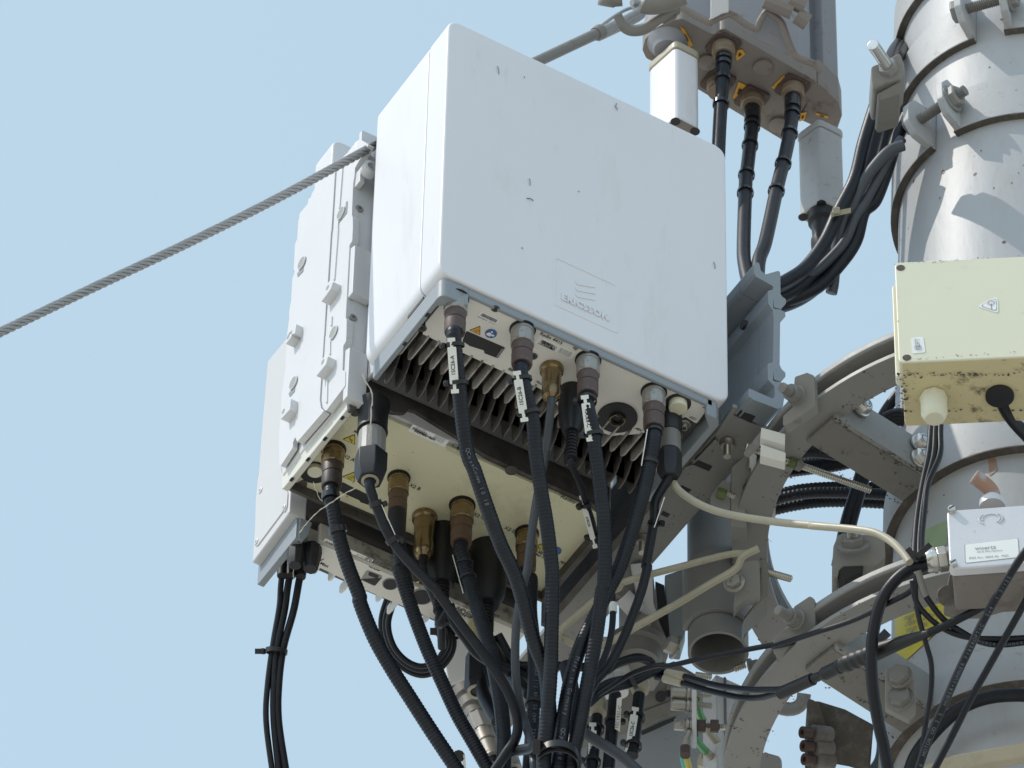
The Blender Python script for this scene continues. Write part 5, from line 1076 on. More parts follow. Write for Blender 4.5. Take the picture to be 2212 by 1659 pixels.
# ---- lower left antenna behind the fan
T = Thing('rear_antenna', 'pale grey antenna end with sunlit side behind the cable fan', 'antenna', p(yg, 950, 1000, d=.50))
zt_ = p(yg, 830, 1010, d=.46)
A_ = [p(yg, 745, 985, z=zt_.z), p(yg, 985, 925, z=zt_.z), p(yf, 520, 900, z=zt_.z), p(yf, 200, 1250, z=zt_.z), p(yg, 905, 1240, z=zt_.z)]
A_ = [p(yg, 818, 1002, z=zt_.z), p(yg, 1105, 1240, z=zt_.z), p(yg, 1290, 1180, z=zt_.z), p(yg, 1250, 900, z=zt_.z), p(yg, 1000, 930, z=zt_.z)]
mb = MB(); b0 = [p(yg, 738, 640, d=.47), p(yg, 985, 640, d=.47), p(yg, 985, 935, d=.43), p(yg, 815, 1002, d=.43)]
mb.prism(pp(yg, [(738, 560), (990, 560), (1100, 700), (1100, 915), (975, 940), (817, 1000)], d=.42), FW*.06+h_*.05); T.part('radome', mb, M['cover2'], bev=.002)
mb = MB(); mb.prism(pp(yg, [(815, 1003), (975, 942), (1300, 900), (1300, 1300), (1080, 1330), (870, 1130)], d=.425), FW*.03+h_*.03); T.part('end_cap', mb, M['galv'], bev=.002)
for a, b, L, k in ((962, 1060, .105, 0), (1118, 1160, .135, 1)):
    c = p(yg, a, b, d=.36); ax = -Z-r_*.0+r_*.28-h_*.1; ax.normalize(); R = .0175
    mb = MB(); mb.lathe(c, ax, [(0, R*1.15), (.012, R*1.1), (.013, R*.95), (.03, R*.92), (.031, R*.80), (.045, R*.76)], 28); o = T.part('socket', mb, M['galv'])
    mb = MB(); mb.lathe(c+ax*.045, ax, [(0, R*.78), (.028, R*.78)], 8); T.part('socket_nut', mb, M['galv_light'], o, bev=.001)
    mb = MB(); mb.lathe(c+ax*.073, ax, [(0, R*.70), (.018, R*.68), (.0185, R*.62), (.021, R*.62), (.0215, R*.68), (.045, R*.62), (.046, R*.4)], 28); T.part('boot', mb, M['steel_dull'], o)
    T3 = Thing('antenna_cable', ('black cable below the left pale connector of the rear antenna', 'black cable below the right pale connector of the rear antenna')[k], 'cable', c+ax*.118)
    q = c+ax*.115; cable_part(T3, [q, q+ax*.03, q+ax*.14-h_*.02], .0070, M['cable'], .1)
T = Thing('cable_marker', 'blank white marker at the lower left beside the ribbed cable', 'cable marker', p(yg, 930, 1620, d=.2), 'white markers strapped to the cables')
mb = MB(); mb.prism(fillet(pp(yg, [(915, 1540), (945, 1560), (955, 1680), (930, 1680)], d=.22), .001, 2), FW*.001); T.part('plate', mb, M['tag']); mb = MB(); mb.lathe(p(yg, 893, 1565, d=.22), FW, [(0, .007), (.005, .007)], 10); T.part('tie_head', mb, M['nylon'])

# ---- grey unit and connectors right of the fan
T = Thing('rear_unit', 'grey equipment housing in the shade below the support tube', 'radio unit', p(v4, 900, 1300, d=.42))
mb = MB(); mb.prism(pp(v4, [(-300, 1300), (200, 1120), (720, 905), (1180, 730), (1640, 720), (1700, 900), (1700, 1900), (-300, 1900)], d=.40), h_*.06); T.part('housing', mb, M['chassis'], bev=.003)
mb = MB(); mb.prism(pp(v4, [(-260, 1000), (380, 620), (720, 420), (1130, 250), (1640, 560), (1640, 730), (1180, 770), (740, 930), (200, 1160), (-300, 1290)], d=.385), h_*.03); T.part('end_cap', mb, M['galv'], bev=.004, seg=3)
mb = MB(); mb.prism(pp(v4, [(700, 1180), (960, 1060), (1160, 985), (1140, 1040), (900, 1150), (720, 1230)], d=.384), h_*.001); T.part('drain_slot', mb, M['hole'])
mb = MB(); mb.prism(fillet(pp(v4, [(700, 935), (1180, 755), (1350, 745), (1260, 900), (1000, 1010), (700, 1150)], d=.383), .003, 2), h_*.0012); T.part('raised_lip', mb, M['galv'], bev=.001)
for a, b, R in ((958, 738, .0060), (1062, 695, .0042), (1150, 625, .010)):
    mb = MB(); mb.lathe(p(v4, a, b, d=.3815), FW, [(0, R), (.002, R)], 20); T.part('drain_hole' if R < .009 else 'rivet', mb, M['hole'] if R < .009 else M['galv'])
for k, (a, b, a2, b2, mk, lab) in enumerate(((700, 560, 590, 1500, '1SC26-C', 'black cable with a tan boot and 1SC26-C marker right of the bundle'), (150, 850, 60, 1700, '1SC26-A', 'black cable with a tan boot just right of the bundle'), (370, 700, 280, 1700, '1SC1921-C', 'ribbed black cable between the two tan booted cables'))):
    c = p(v4, a, b, d=.20); ax = (p(v4, a2, b2, d=.12)-c).normalized(); T = Thing('antenna_cable', lab, 'cable', c, 'cables from the rear unit')
    if k < 2:
        mb = MB(); mb.lathe(c-ax*.012, ax, [(0, .0075), (.008, .0090), (.016, .0105), (.024, .0100), (.024, .0075)], 28); T.part('boot', mb, M['cable_beige']); 
    q = c+ax*.018; P = cable_part(T, [q if k < 2 else p(v4, a, b, d=.2), c+ax*.10, p(v4, a2, b2, d=.12)], .0070 if k < 2 else .0072, M['cable'], .07, .0036)
    if k == 0: tag(mk, 'white marker strip reading 1SC26-C on the tan booted cable', v4, (630, 895), (545, 1425), P, .0070, 30, ((670, 1010), (610, 1380)))
    if k == 1: tag(mk, 'partly hidden white marker strip just right of the bundle', v4, (78, 1095), (70, 1640), P, .0070, 30, ((140, 1160), (100, 1590)))
    if k == 2:
        T2_ = Thing('cable_marker', 'slim white marker reading 1SC1921-C seen edge on', 'cable marker', p(v4, 420, 950, d=.14), 'white markers strapped to the cables')
        mb = MB(); mb.prism(pp(v4, [(392, 760), (458, 735), (430, 1190), (365, 1150), (375, 1010)], d=.15), FW*.001); T2_.part('plate', mb, M['tag'])
        a_, b_ = p(v4, 425, 900, d=.149), p(v4, 395, 1100, d=.149); ux = (a_-b_).normalized(); mb = MB(); mb.text('1SC1921-C', (a_+b_)/2, ux, (-FW).cross(ux), .0055, .0004); T2_.part('print', mb, M['ink'], flat=True)
        q, t = near(P, v4, 330, 1060); tie_ring(T2_, q, t, .0078, w_=.005, head=RT)
# white connectors glimpsed above
for k, (a, b, R, lab) in enumerate(((255, 330, .014, 'sunlit white connector body behind the fan'), (430, 330, .013, 'banded white connector body beside the grey socket'))):
    c = p(v4, a, b-260, d=.33); T = Thing('white_connector', lab, 'connector', c); mb = MB(); mb.lathe(c, -Z, [(0, R), (.02, R), (.021, R*.9), (.05, R*.88), (.051, R*.8), (.075, R*.78)], 28); T.part('body', mb, M['cover2'])
T = Thing('tilt_bracket', 'grey cast bracket with bolts between the fan and the support tube', 'bracket', p(yf, 650, 500, d=.33))
mb = MB(); mb.prism(fillet(pp(yf, [(480, 130), (560, 30), (740, 60), (780, 460), (860, 640), (760, 800), (560, 800), (470, 560), (560, 520), (480, 300)], d=.33), .004, 3), h_*.05); T.part('casting', mb, M['galv_light'], bev=.003)
mb = MB(); mb.prism(pp(yf, [(560, 30), (735, 10), (745, 330), (775, 430), (640, 440)], d=.322), h_*.006); T.part('white_face', mb, M['cover2'], bev=.001)
mb = MB(); mb.prism(pp(yf, [(760, 170), (830, 200), (870, 620), (800, 610)], d=.35), h_*.02); T.part('dark_gap', mb, M['hole'])
mb = MB(); mb.prism(pp(yf, [(835, 120), (1010, 60), (1000, 560), (960, 700), (880, 690)], d=.345), h_*.02); T.part('side_plate', mb, M['chassis'], bev=.001)
hexbolt(T, p(yf, 490, 285, d=.32), -h_*.9+r_*.1-Z*.2, .0085, .009, M['galv_light'])
hexbolt(T, p(yf, 645, 490, d=.32), -h_*.9-Z*.2, .0085, .006, M['steel_dull'])
mb = MB(); mb.cyl(p(yf, 500, 290, d=.315), p(yf, 620, 420, d=.315), .011, 16); T.part('boss', mb, M['cover2'])
c = p(yf, 610, 690, d=.32); mb = MB(); mb.lathe(c, -Z, [(0, .036), (.01, .036), (.012, .030), (.03, .027)], 36); T.part('socket_body', mb, M['galv'])

# ---- upright post and earth bar
T = Thing('upright_post', 'pale square steel post rising from the bottom edge', 'post', p(v4, 1780, 1600, d=.34))
a_ = p(v4, 1678, 440, d=.32); q = p(v4, 1895, 440, d=.32); wv = (q-a_); wv.z = 0
mb = MB(); base = [a_, a_+X*.046, a_+X*.046+Y*.03, a_+Y*.03]; mb.prism(base, (0, 0, -1.2)); T.part('tube', mb, M['cover2'], bev=.002)
mb = MB(); mb.box((a_.x+.010, a_.y-.001, a_.z-1.2), (a_.x+.013, a_.y-.0002, a_.z)); T.part('weld_seam', mb, M['galv'])
T = Thing('earth_bar', 'flat metal earthing bar with steel bolts left of the pale post', 'earth bar', p(v4, 1390, 1000, d=.15))
a_, b_ = p(v4, 1392, 610, d=.15), p(v4, 1390, 1395, d=.15); mb = MB(); mb.obox((a_+b_)/2, RT, FW, UP, .0026, .014, (a_-b_).length/2); T.part('bar', mb, M['cast'], bev=.0008)
for (a, b, R, L, s_) in ((1375, 690, .0070, .020, -1), (1370, 850, .0070, .020, -1), (1360, 1105, .0075, .014, -1)):
    c = p(v4, a, b, d=.145); ax = -r_*.97-h_*.1-Z*.03; mb = MB()
    mb.lathe(c, ax, [(0, R*1.15), (.003, R*1.15), (.0032, R*.9), (.004, R*.9), (.0042, R*1.15), (.007, R*1.15), (.0072, R*.8), (.008, R*.8)], 24); o = T.part('washer', mb, M['steel_dull']); mb = MB(); mb.lathe(c+ax.normalized()*.008, ax, [(0, R), (L*.75, R), (L*.8, R*.85)], 6 if a == 1360 else 20); T.part('bolt_head', mb, M['steel_dull'], o, bev=.0008)
for b in (450, 690, 830, 1105): q = p(v4, 1410, b, d=.155); rod(T, q, q+r_*(.018 if b < 1000 else .045)+h_*.003, .0038, M['thread'], 'bolt_thread')
for a in (1430, 1600): mb = MB(); mb.lathe(p(v4, a, 1115, d=.155), r_, [(0, .0078), (.0095, .0078)], 6); T.part('nut', mb, M['boot'], bev=.0008)
T = Thing('earth_cable', 'green and yellow striped earth cable with crimped lug', 'cable', p(v4, 1290, 1500, d=.13))
P = resample(smooth_path(route([(v4, 1275, 1460, .13), (v4, 1285, 1560), (v4, 1320, 1700, .13)])), .004); mb = MB(); mb.tube(P, .0052, 20); T.part('jacket', mb, M['gy_yellow'])
mb = MB(); mb.tube([q-RT*.002-FW*.0008 for q in P], .0040, 16); T.part('green_stripe', mb, M['teal'])
mb = MB(); mb.tube(smooth_path(route([(v4, 1340, 1180, .135), (v4, 1300, 1280), (v4, 1290, 1380), (v4, 1280, 1460, .13)])), lambda t, i: .0040+.001*t, 16); T.part('lug', mb, M['steel_dull'])
mb = MB(); mb.lathe(p(v4, 1278, 1395, d=.13), -Z, [(0, .0058), (.012, .0058)], 24); T.part('sleeve', mb, M['boot'])
for k, (pts, lab) in enumerate((([(v4, 1420, 770, .17), (v4, 1460, 930), (v4, 1500, 1030), (v4, 1590, 1190), (v4, 1700, 1330, .25)], 'upper earth wire with beige sleeve behind the earth bar'), ([(v4, 1400, 1230, .17), (v4, 1440, 1320), (v4, 1540, 1440), (v4, 1650, 1560, .25)], 'lower earth wire with beige sleeve behind the earth bar'))):
    T = Thing('earth_wire', lab, 'cable', p(*pts[0][:3], d=.17)); R3_ = route(pts); mb = MB(); mb.tube(smooth_path(R3_[:3]), .0042, 14); T.part('green_sheath', mb, M['gy_green']); mb = MB(); mb.tube([q-RT*.0015-FW*.0006 for q in smooth_path(R3_[:3])], .0031, 14); T.part('yellow_stripe', mb, M['gy_yellow']); mb = MB(); mb.tube(smooth_path(R3_[2:]), .0048, 14); T.part('beige_sleeve', mb, M['cable_beige'])
T = Thing('post_bolt', 'rusty brown hex bolt low on the pale post', 'bolt', p(v4, 1590, 1600, d=.28)); hexbolt(T, p(v4, 1610, 1590, d=.27), -r_*.9-h_*.3, .0085, .014, M['cable_beige'], 1.3)

# ---- cables of the middle right
def simple(name, label, pts, R, m='cable', corr=0, group=None, pitch=.0042):
    q = pts[0]; T = Thing(name, label, 'cable', q if isinstance(q, V) else p(*q[:3], d=q[3]), group); P = cable_part(T, route(pts), R, M[m], corr, pitch); return T, P
GG = 'black cables inside the ring'
simple('cross_cable', 'slim black cable running from the bundle up right to the small aluminium box', [(v4, 20, 800, -.02), (v4, 250, 640), (v4, 600, 430), (v4, 900, 330), (v4, 1090, 330), (yf, 1200, 770), (yf, 1900, 640), (ye, 0, 715, -.14), (ye, 300, 615, -.20), (ye, 620, 510), (ye, 900, 375, -.29), (ye, 1060, 290), (ye, 1130, 200, -.31)], .0029)
for k in range(3): simple('bundled_cable', ('top', 'middle', 'bottom')[k]+' strand of the cable branch leaving the bundle to the right', [(v4, 10+k*10, 760+k*40, -.03), (v4, 250, 560+k*55), (v4, 560, 480+k*50), (v4, 800, 390+k*35), (v4, 1000+k*20, 325+k*20, .02)], .0036, group='cable branch leaving the bundle')
T = Thing('branch_tie', 'black nylon tie round the cable branch right of the bundle', 'cable tie', p(v4, 560, 560, d=0)); q = p(v4, 570, 545, d=.0); ax = (p(v4, 800, 430, d=0)-q).normalized(); mb = MB(); mb.ring(q, ax, .0105, .0094, .005, 24); T.part('strap', mb, M['nylon'])
simple('looped_cable', 'black cable looping over the branch below the bracket', [(v4, 260, 420, .05), (v4, 420, 310), (v4, 620, 255), (v4, 800, 250), (v4, 860, 300), (v4, 820, 380), (v4, 1000, 500, .05)], .0034)
T, P1 = simple('jumper_cable', 'upper of two black cables with pale sleeves entering the moulded connector', [(v4, 900, 470, .03), (v4, 1050, 430), (v4, 1300, 480), (v4, 1700, 590), (v4, 2074, 640, -.13), (ye, -60, 1140-90), (ye, 60, 1045), (ye, 150, 1010, -.19)], .0034)
mb = MB(); a_, b_ = near(P1, v4, 1045, 430)[0], near(P1, v4, 1275, 475)[0]; mb.tube([a_, b_], .0048, 18); T.part('ident_sleeve', mb, M['cable_beige']); ux = (b_-a_).normalized(); mb = MB(); mb.text('5505', (a_+b_)/2-FW*.0052-UP*.001, ux, (-FW).cross(ux), .006, .0004); T.part('print', mb, M['ink_soft'], flat=True)
T, P2 = simple('jumper_cable', 'lower of two black cables with pale sleeves entering the moulded connector', [(v4, 900, 480, .02), (v4, 1020, 500), (v4, 1260, 560), (v4, 1600, 660), (v4, 2000, 745), (yf, 1600, 1095, -.13), (ye, 0, 1085), (ye, 160, 1045, -.19)], .0034)
mb = MB(); a_, b_ = near(P2, v4, 1010, 500)[0], near(P2, v4, 1250, 560)[0]; mb.tube([a_, b_], .0049, 18); T.part('ident_sleeve', mb, M['cable_beige']); mb = MB(); mb.text('RRHT', (a_+b_)/2-FW*.0053, ux, (-FW).cross(ux), .007, .0004); T.part('print', mb, M['ink_soft'], flat=True)
T = Thing('moulded_connector', 'long black moulded inline connector with ribbed grip crossing the mast', 'connector', p(ye, 700, 800, d=-.03))
A_ = route([(ye, 140, 1040, -.19), (ye, 300, 970), (ye, 400, 925), (ye, 560, 850), (ye, 790, 760), (ye, 1000, 680), (ye, 1220, 605, -.33)]); C1 = resample(smooth_path(A_), .0025); NN = len(C1)
def cprof(t, i):
    if t < .22: return .0050
    if t < .245: return .0050+(t-.22)/.025*.0022
    if t < .34: return .0074 if i % 2 else .0066
    if t < .38: return .0080 if i % 2 else .0070
    if t < .62: return .0092 if i % 4 > 1 else .0083
    return max(.0044, .0092-(t-.62)*.0130)
mb = MB(); mb.tube(C1, cprof, 20); T.part('body', mb, M['black'], ang=40)
mb = MB(); q = C1[1]; t_ = (C1[2]-C1[0]).normalized(); mb.tube([q-t_*.02, q+t_*.03], .0068, 18); T.part('sleeve', mb, M['black'])
simple('feed_cable', 'black cable continuing from the moulded connector over the mast', [(ye, 1200, 612, -.33), (ye, 1400, 520), (ye, 1560, 440), (ye, 1660, 380, -.33)], .0044)
simple('hose', 'thick black cable from the steel gland curving down past the ring', [(v6, 370, 1070, -.29), (v6, 250, 1110), (ye, 1090, 95), (ye, 960, 190), (ye, 850, 340), (ye, 785, 560), (ye, 762, 800), (ye, 775, 1050), (ye, 815, 1300), (ye, 860, 1500), (ye, 900, 1720, -.30)], .0064)
simple('slim_cable', 'slim black cable hanging straight down through the lower ring', [(ye, 1110, 150, -.32), (ye, 1105, 300), (ye, 1130, 480), (ye, 1190, 700), (ye, 1230, 860), (ye, 1225, 1080), (ye, 1180, 1350), (ye, 1130, 1720, -.33)], .0028, group=GG)
simple('slim_cable', 'slim black cable looping below the aluminium box, upper strand', [(ye, 1080, 200, -.32), (ye, 1110, 360), (ye, 1200, 480), (ye, 1330, 580), (ye, 1500, 640), (ye, 1750, 655), (ye, 2050, 640, -.33)], .0030, group=GG)
T, P = simple('slim_cable', 'printed slim black cable looping below the aluminium box, lower strand', [(v6, 255, 1150, -.32), (v6, 310, 1330), (ye, 1190, 330), (ye, 1320, 500), (ye, 1480, 610), (ye, 1620, 680), (ye, 1780, 700), (ye, 2050, 670, -.33)], .0032, group=GG)
print_on(T, P, .10, 'HUBER+SUHNER  FIBERPTIC  34 519', .0040, .0032)
mb = MB(); mb.tube(resample(P[:max(4, len(P)//5)], .004), .0040, 14); T.part('grey_sleeve', mb, M['galv'])
T, P = simple('fibre_cable', 'printed black cable crossing diagonally in front of the aluminium box', [(ye, 2060, -150, -.40), (ye, 1900, 60), (ye, 1760, 290), (ye, 1640, 500), (ye, 1530, 720), (ye, 1430, 930), (ye, 1320, 1180), (ye, 1210, 1430), (ye, 1110, 1720, -.38)], .0044)
print_on(T, P, .05, 'saranaasid  MOTOR OD 2.5  HUBER+SUHNER FIBEROPTIC  2x4  1.3/125', .0052, .0044, flip=True)
simple('fibre_cable', 'plain black cable crossing the bottom right corner diagonally', [(ye, 2050, 190, -.36), (ye, 1930, 420), (ye, 1800, 650), (ye, 1660, 900), (ye, 1530, 1130), (ye, 1400, 1390), (ye, 1270, 1640), (ye, 1230, 1730, -.36)], .0038)
simple('hose', 'thick black hose curving round the foot of the mast', [(ye, 2050, 1100, -.17), (ye, 1900, 1090), (ye, 1700, 1105), (ye, 1520, 1160), (ye, 1370, 1260), (ye, 1230, 1400), (ye, 1110, 1560), (ye, 1050, 1720, -.14)], .0074)
for k, (x0_, x1_) in enumerate(((1215, 1100), (1250, 1135), (1290, 1150))):
    simple('gland_cable', ('left', 'middle', 'right')[k]+' black cable dropping from the cream gland of the junction box', [(yd, x0_+14, 300, -.05), (yd, x0_+8, 460), (yd, x0_-10+k*6, 640), (yd, x1_+60-k*4, 860), (yd, x1_+22, 1080), (yd, x1_+2, 1290), (yd, x1_+(-5, 0, 8)[k], 1440, -.30)], .0034, group='cables from the cream gland')
for k in range(3): simple('grommet_cable', ('upper', 'middle', 'lower')[k]+' black cable bending right from the black grommet', [GR+X*.004*(k-1)+Z*.004, (yd, 1780+k*22, 270), (yd, 1850+k*14, 380-k*6), (yd, 1960+k*6, 500-k*30), (yd, 2080, 620-k*50, -.12)], .0045, group='cables from the black grommet')
T = Thing('cable_tie', 'crossed black nylon tie where cables meet left of the aluminium box', 'cable tie', p(v6, 240, 960, d=-.32))
for a, b in (((150, 900), (240, 1010)), ((245, 985), (395, 850))):
    mb = MB(); A_, B_ = p(v6, *a, d=-.325), p(v6, *b, d=-.325); t_ = (B_-A_).normalized(); mb.obox((A_+B_)/2, t_, FW, t_.cross(FW), (A_-B_).length/2+.002, .0012, .0030); T.part('strap', mb, M['nylon'])
# far ribbed cables seen through the ring
GB = 'ribbed cables behind the ring'
simple('far_cable', 'upper far ribbed cable behind the long threaded rod', [(yd, -200, 1010, .62), (yd, 60, 925), (yd, 300, 885), (yd, 620, 875), (yd, 1000, 890, .62)], .0055, corr=.14, group=GB, pitch=.005)
simple('far_cable', 'middle far ribbed cable behind the long threaded rod', [(yd, -200, 1060, .60), (yd, 60, 970), (yd, 300, 930), (yd, 620, 930), (yd, 1000, 950, .60)], .0070, corr=.14, group=GB, pitch=.005)
simple('far_cable', 'lowest far ribbed cable behind the long threaded rod', [(yd, -200, 1130, .63), (yd, 60, 1050), (yd, 330, 1005), (yd, 620, 1000), (yd, 1000, 1020, .63)], .0068, corr=.14, group=GB, pitch=.005)
simple('far_cable', 'thick far cable above, shining in the sun behind the channel arm', [(yd, 100, 640, .60), (yd, 280, 600), (yd, 480, 620), (yd, 760, 680, .6)], .0090, corr=.05, group=GB)
simple('far_cable', 'thick dark far cable under the shining one', [(yd, 60, 740, .64), (yd, 300, 710), (yd, 520, 680), (yd, 800, 600, .62)], .0120, corr=.05, group=GB)
simple('drop_cable', 'left black cable dropping behind the threaded rod end', [(yd, 1000, 120, .5), (yd, 850, 330), (yd, 720, 640), (yd, 640, 900), (yd, 560, 1160), (yd, 490, 1500, .45)], .0062)
simple('drop_cable', 'right black cable dropping behind the threaded rod end', [(yd, 1010, 300, .5), (yd, 880, 380), (yd, 760, 680), (yd, 680, 930), (yd, 610, 1180), (yd, 540, 1500, .45)], .0058)
simple('drop_cable', 'pair cable vanishing behind the lower arm near the mast', [(ye, 890, 600, .3), (ye, 830, 680), (ye, 800, 900), (ye, 840, 1500), (ye, 760, 1700, .3)], .0055, 'cable_grey')
for k in range(4): simple('mast_cable', ('first', 'second', 'third', 'fourth')[k]+' black cable of the coil tucked behind the cream box corner', [(yd, 860+k*20, 340+k*18, .33), (yd, 960+k*10, 300+k*26), (yd, 1080, 330+k*30), (yd, 1160, 400+k*20, .32)], .0048, group='coil behind the cream box')

# ================================================================ guy rope
T = Thing('wire_rope', 'twisted galvanised steel guy rope crossing the sky to behind the radio', 'rope', p(DD, 400, 520, y=.176), None)
A_, B_ = p(DD, -60, 748, y=.178), p(DD, 860, 291, y=.178)
A0_ = p(DD, 400, 521, y=.178); pts = resample(smooth_path([p(DD, -1500, 1452, y=.178), p(DD, -700, 1060, y=.178), p(DD, -80, 757, y=.178), p(DD, 0, 718, y=.178), p(DD, 200, 622, y=.178), p(DD, 400, 528, y=.178), p(DD, 600, 428, y=.178), p(DD, 810, 314, y=.178), p(DD, 1000, 214, y=.178), p(DD, 1150, 138, y=.178)]), .002)
FRM = frames(pts); lay = .066
for s in range(6):
    P = []
    for i, (q, (t, a, c)) in enumerate(zip(pts, FRM)):
        th = 2*math.pi*(i*.002*((q-q).length+1)/lay+s/6); P.append(q+(a*math.cos(th)+c*math.sin(th))*.0036)
    mb = MB(); mb.tube(P, .00185, 8); T.part('strand', mb, M['rope'])
mb = MB(); mb.tube(pts[::6], .0026, 8); T.part('core', mb, M['rope'])
T = Thing('rope_fitting', 'grey steel rope sleeve, thimble and shackle at the top edge', 'fitting', p(DD, 1300, 70, y=.185))
a_, b_ = p(DD, 1120, 152, y=.18), p(DD, 1290, 72, y=.18); mb = MB(); mb.tube([a_, b_], .0068, 20); T.part('sleeve', mb, M['galv'])
mb = MB(); ax = (b_-a_).normalized(); mb.lathe(b_-ax*.004, ax, [(0, .0082), (.006, .0095), (.012, .0095), (.014, .0070)], 20); T.part('sleeve_collar', mb, M['galv'])
LP = [(1290, 76), (1320, 62), (1355, 45), (1382, 28), (1385, 14), (1368, 12), (1340, 30), (1305, 55), (1288, 68)]
for k in range(3):
    mb = MB(); mb.tube(smooth_path([p(DD, a+(k-1)*3, b+(k-1)*6, y=.18+.003*k) for a, b in LP[:6]]), .0042, 10); T.part('rope_loop', mb, M['rope'])
mb = MB(); mb.tube(smooth_path([p(DD, *q, y=.195) for q in ((1285, 66), (1320, 40), (1350, 22), (1380, 12))]), .0022, 8); T.part('rope_end', mb, M['rope'])
def hookplate(pts, d, th, name, m='galv', bev=.003):
    mb = MB(); mb.prism(fillet(pp(v1, pts, d=d), .004, 3), FW*th); T.part(name, mb, M[m], bev=bev, seg=3)
mb = MB(); mb.tube(smooth_path(route([(v1, -330, 300, .28), (v1, -250, 480), (v1, -110, 580), (v1, 60, 590), (v1, 220, 540), (v1, 380, 430), (v1, 560, 310), (v1, 860, 110, .27)])), lambda t, i: .0052+.0016*math.sin(t*3.14), 16); T.part('shackle_bow', mb, M['galv'])
hookplate([(480, 430), (540, 340), (790, 230), (840, 340), (600, 470)], .275, .012, 'clevis', 'galv')
mb = MB(); mb.tube(smooth_path(route([(v1, 110, 60, .26), (v1, 230, 100), (v1, 420, 100), (v1, 650, 40), (v1, 960, -80, .26)])), lambda t, i: .0105*min(1, .55+t*4), 20); T.part('turnbuckle_end', mb, M['galv'])
hookplate([(780, 260), (830, 215), (880, 205), (900, 235), (860, 290), (800, 310)], .27, .008, 'split_pin')
mb = MB(); A_ = pp(v1, [(-560, 120), (-540, 40), (-430, -20), (-250, -40)], d=.28); mb.tube(smooth_path(A_), .0095, 14); T.part('shackle_bow', mb, M['galv'])

# ================================================================ antenna at the top
T = Thing('panel_antenna', 'grey panel antenna end with cable sockets and yellow labels, top centre', 'antenna', p(ya, 1200, 500, d=1.0))
zA = p(ya, 1000, 600, d=1.0).z
UP_ = pp(ya, [(495, 445), (530, 520), (575, 540), (1000, 800), (1400, 1040), (1740, 1245)], z=zA)+pp(yb, [(75, 1085), (120, 1010), (345, 680), (330, 630)], z=zA)+pp(ya, [(1230, 255), (1190, 258), (1130, 315), (850, 165), (720, 190), (600, 260), (520, 350)], z=zA)
mb = MB(); mb.prism(fillet(UP_, .008, 3), (0, 0, .028)); T.part('end_cap', mb, M['ant_low'], bev=.004, seg=3)
c_ = sum(UP_, V((0, 0, 0)))/len(UP_)
BODY = pp(ya, [(508, 440), (545, 350), (620, 262), (845, 172), (1110, 322), (1238, 262), (1885, 642)], z=zA)+pp(yb, [(300, 690), (70, 1040)], z=zA)+pp(ya, [(1600, 1120)], z=zA)
mb = MB(); mb.prism([q+Z*.0285 for q in fillet(BODY, .006, 3)], (0, 0, .7)); T.part('radome', mb, M['ant'], bev=.004)
for a, b, c2, d2 in ((1105, -60, 1255, 110), (1255, -60, 1420, 200)): pass
B2 = pp(yb, [(200, 930), (460, 1045), (500, 1000), (535, 900), (510, 800), (345, 640)], z=zA+.0)
mb = MB(); mb.prism(fillet([q+Z*.0 for q in B2], .005, 3), (0, 0, .05)); T.part('side_cap', mb, M['ant_low'], bev=.003)
B3 = pp(yb, [(240, 800), (500, 810), (505, 620), (400, 560), (330, 600)], z=zA+.05)
mb = MB(); mb.prism(B3, (0, 0, .7)); T.part('side_body', mb, M['ant'], bev=.003)
mb = MB(); mb.tube(smooth_path(pp(v1, [(880, 130), (1100, 260), (1430, 430), (1520, 400), (1790, 280), (1900, 290), (2074, 380)], d=.93)), .0045, 10); T.part('moulding', mb, M['ant_low'])
mb = MB(); mb.tube(smooth_path(pp(v2, [(0, 330), (180, 460), (390, 560), (460, 430), (560, 270), (640, 250), (870, 420), (960, 640), (1080, 960), (1200, 1120), (1500, 1240), (1680, 1400)], d=.93)), .0045, 10); T.part('moulding', mb, M['ant_low'])
mb = MB(); mb.prism(pp(v1, [(1478, -40), (1830, -40), (1830, 240), (1700, 270), (1510, 370), (1478, 370)], d=.92), FW*.01); T.part('sunlit_rib', mb, M['cover2'], bev=.003)
mb = MB(); mb.prism(pp(v2, [(640, 300), (860, 430), (960, 700), (1080, 980), (700, 900), (300, 700), (470, 480)], d=.945), FW*.01); T.part('recess', mb, M['ant'])
for a, b, c3, d3 in ((1050, -10, 1340, 130), (1180, 300, 1400, 440), (560, 0, 1100, 220)):
    mb = MB(); mb.tube([p(v2, a, b, d=.92), p(v2, c3, d3, d=.92)], .011, 10); T.part('bracket_bar', mb, M['ant_low'])
def sock(fr, a, b, R=.030, cap='cable_beige'):
    c = p(fr, a, b, z=zA-.0005); mb = MB(); mb.prism(fillet([c+X*s*R*1.3+Y*t*R*1.3 for s, t in ((-1, -1), (1, -1), (1, 1), (-1, 1))], .006, 3), (0, 0, -.004)); o = T.part('socket_flange', mb, M['boot'])
    mb = MB(); mb.lathe(c-Z*.0042, -Z, [(0, R*1.08), (.010, R*1.08), (.012, R*.96), (.018, R*.98), (.018, R*.7)], 28); T.part('socket_collar', mb, M['socket_tan'], o); return c-Z*.020
S1 = sock(ya, 1215, 400, .0135); S2 = sock(ya, 1470, 870, .0135); S3 = sock(ya, 1830, 770, .0135); S0 = sock(ya, 1170, 720, .0135)
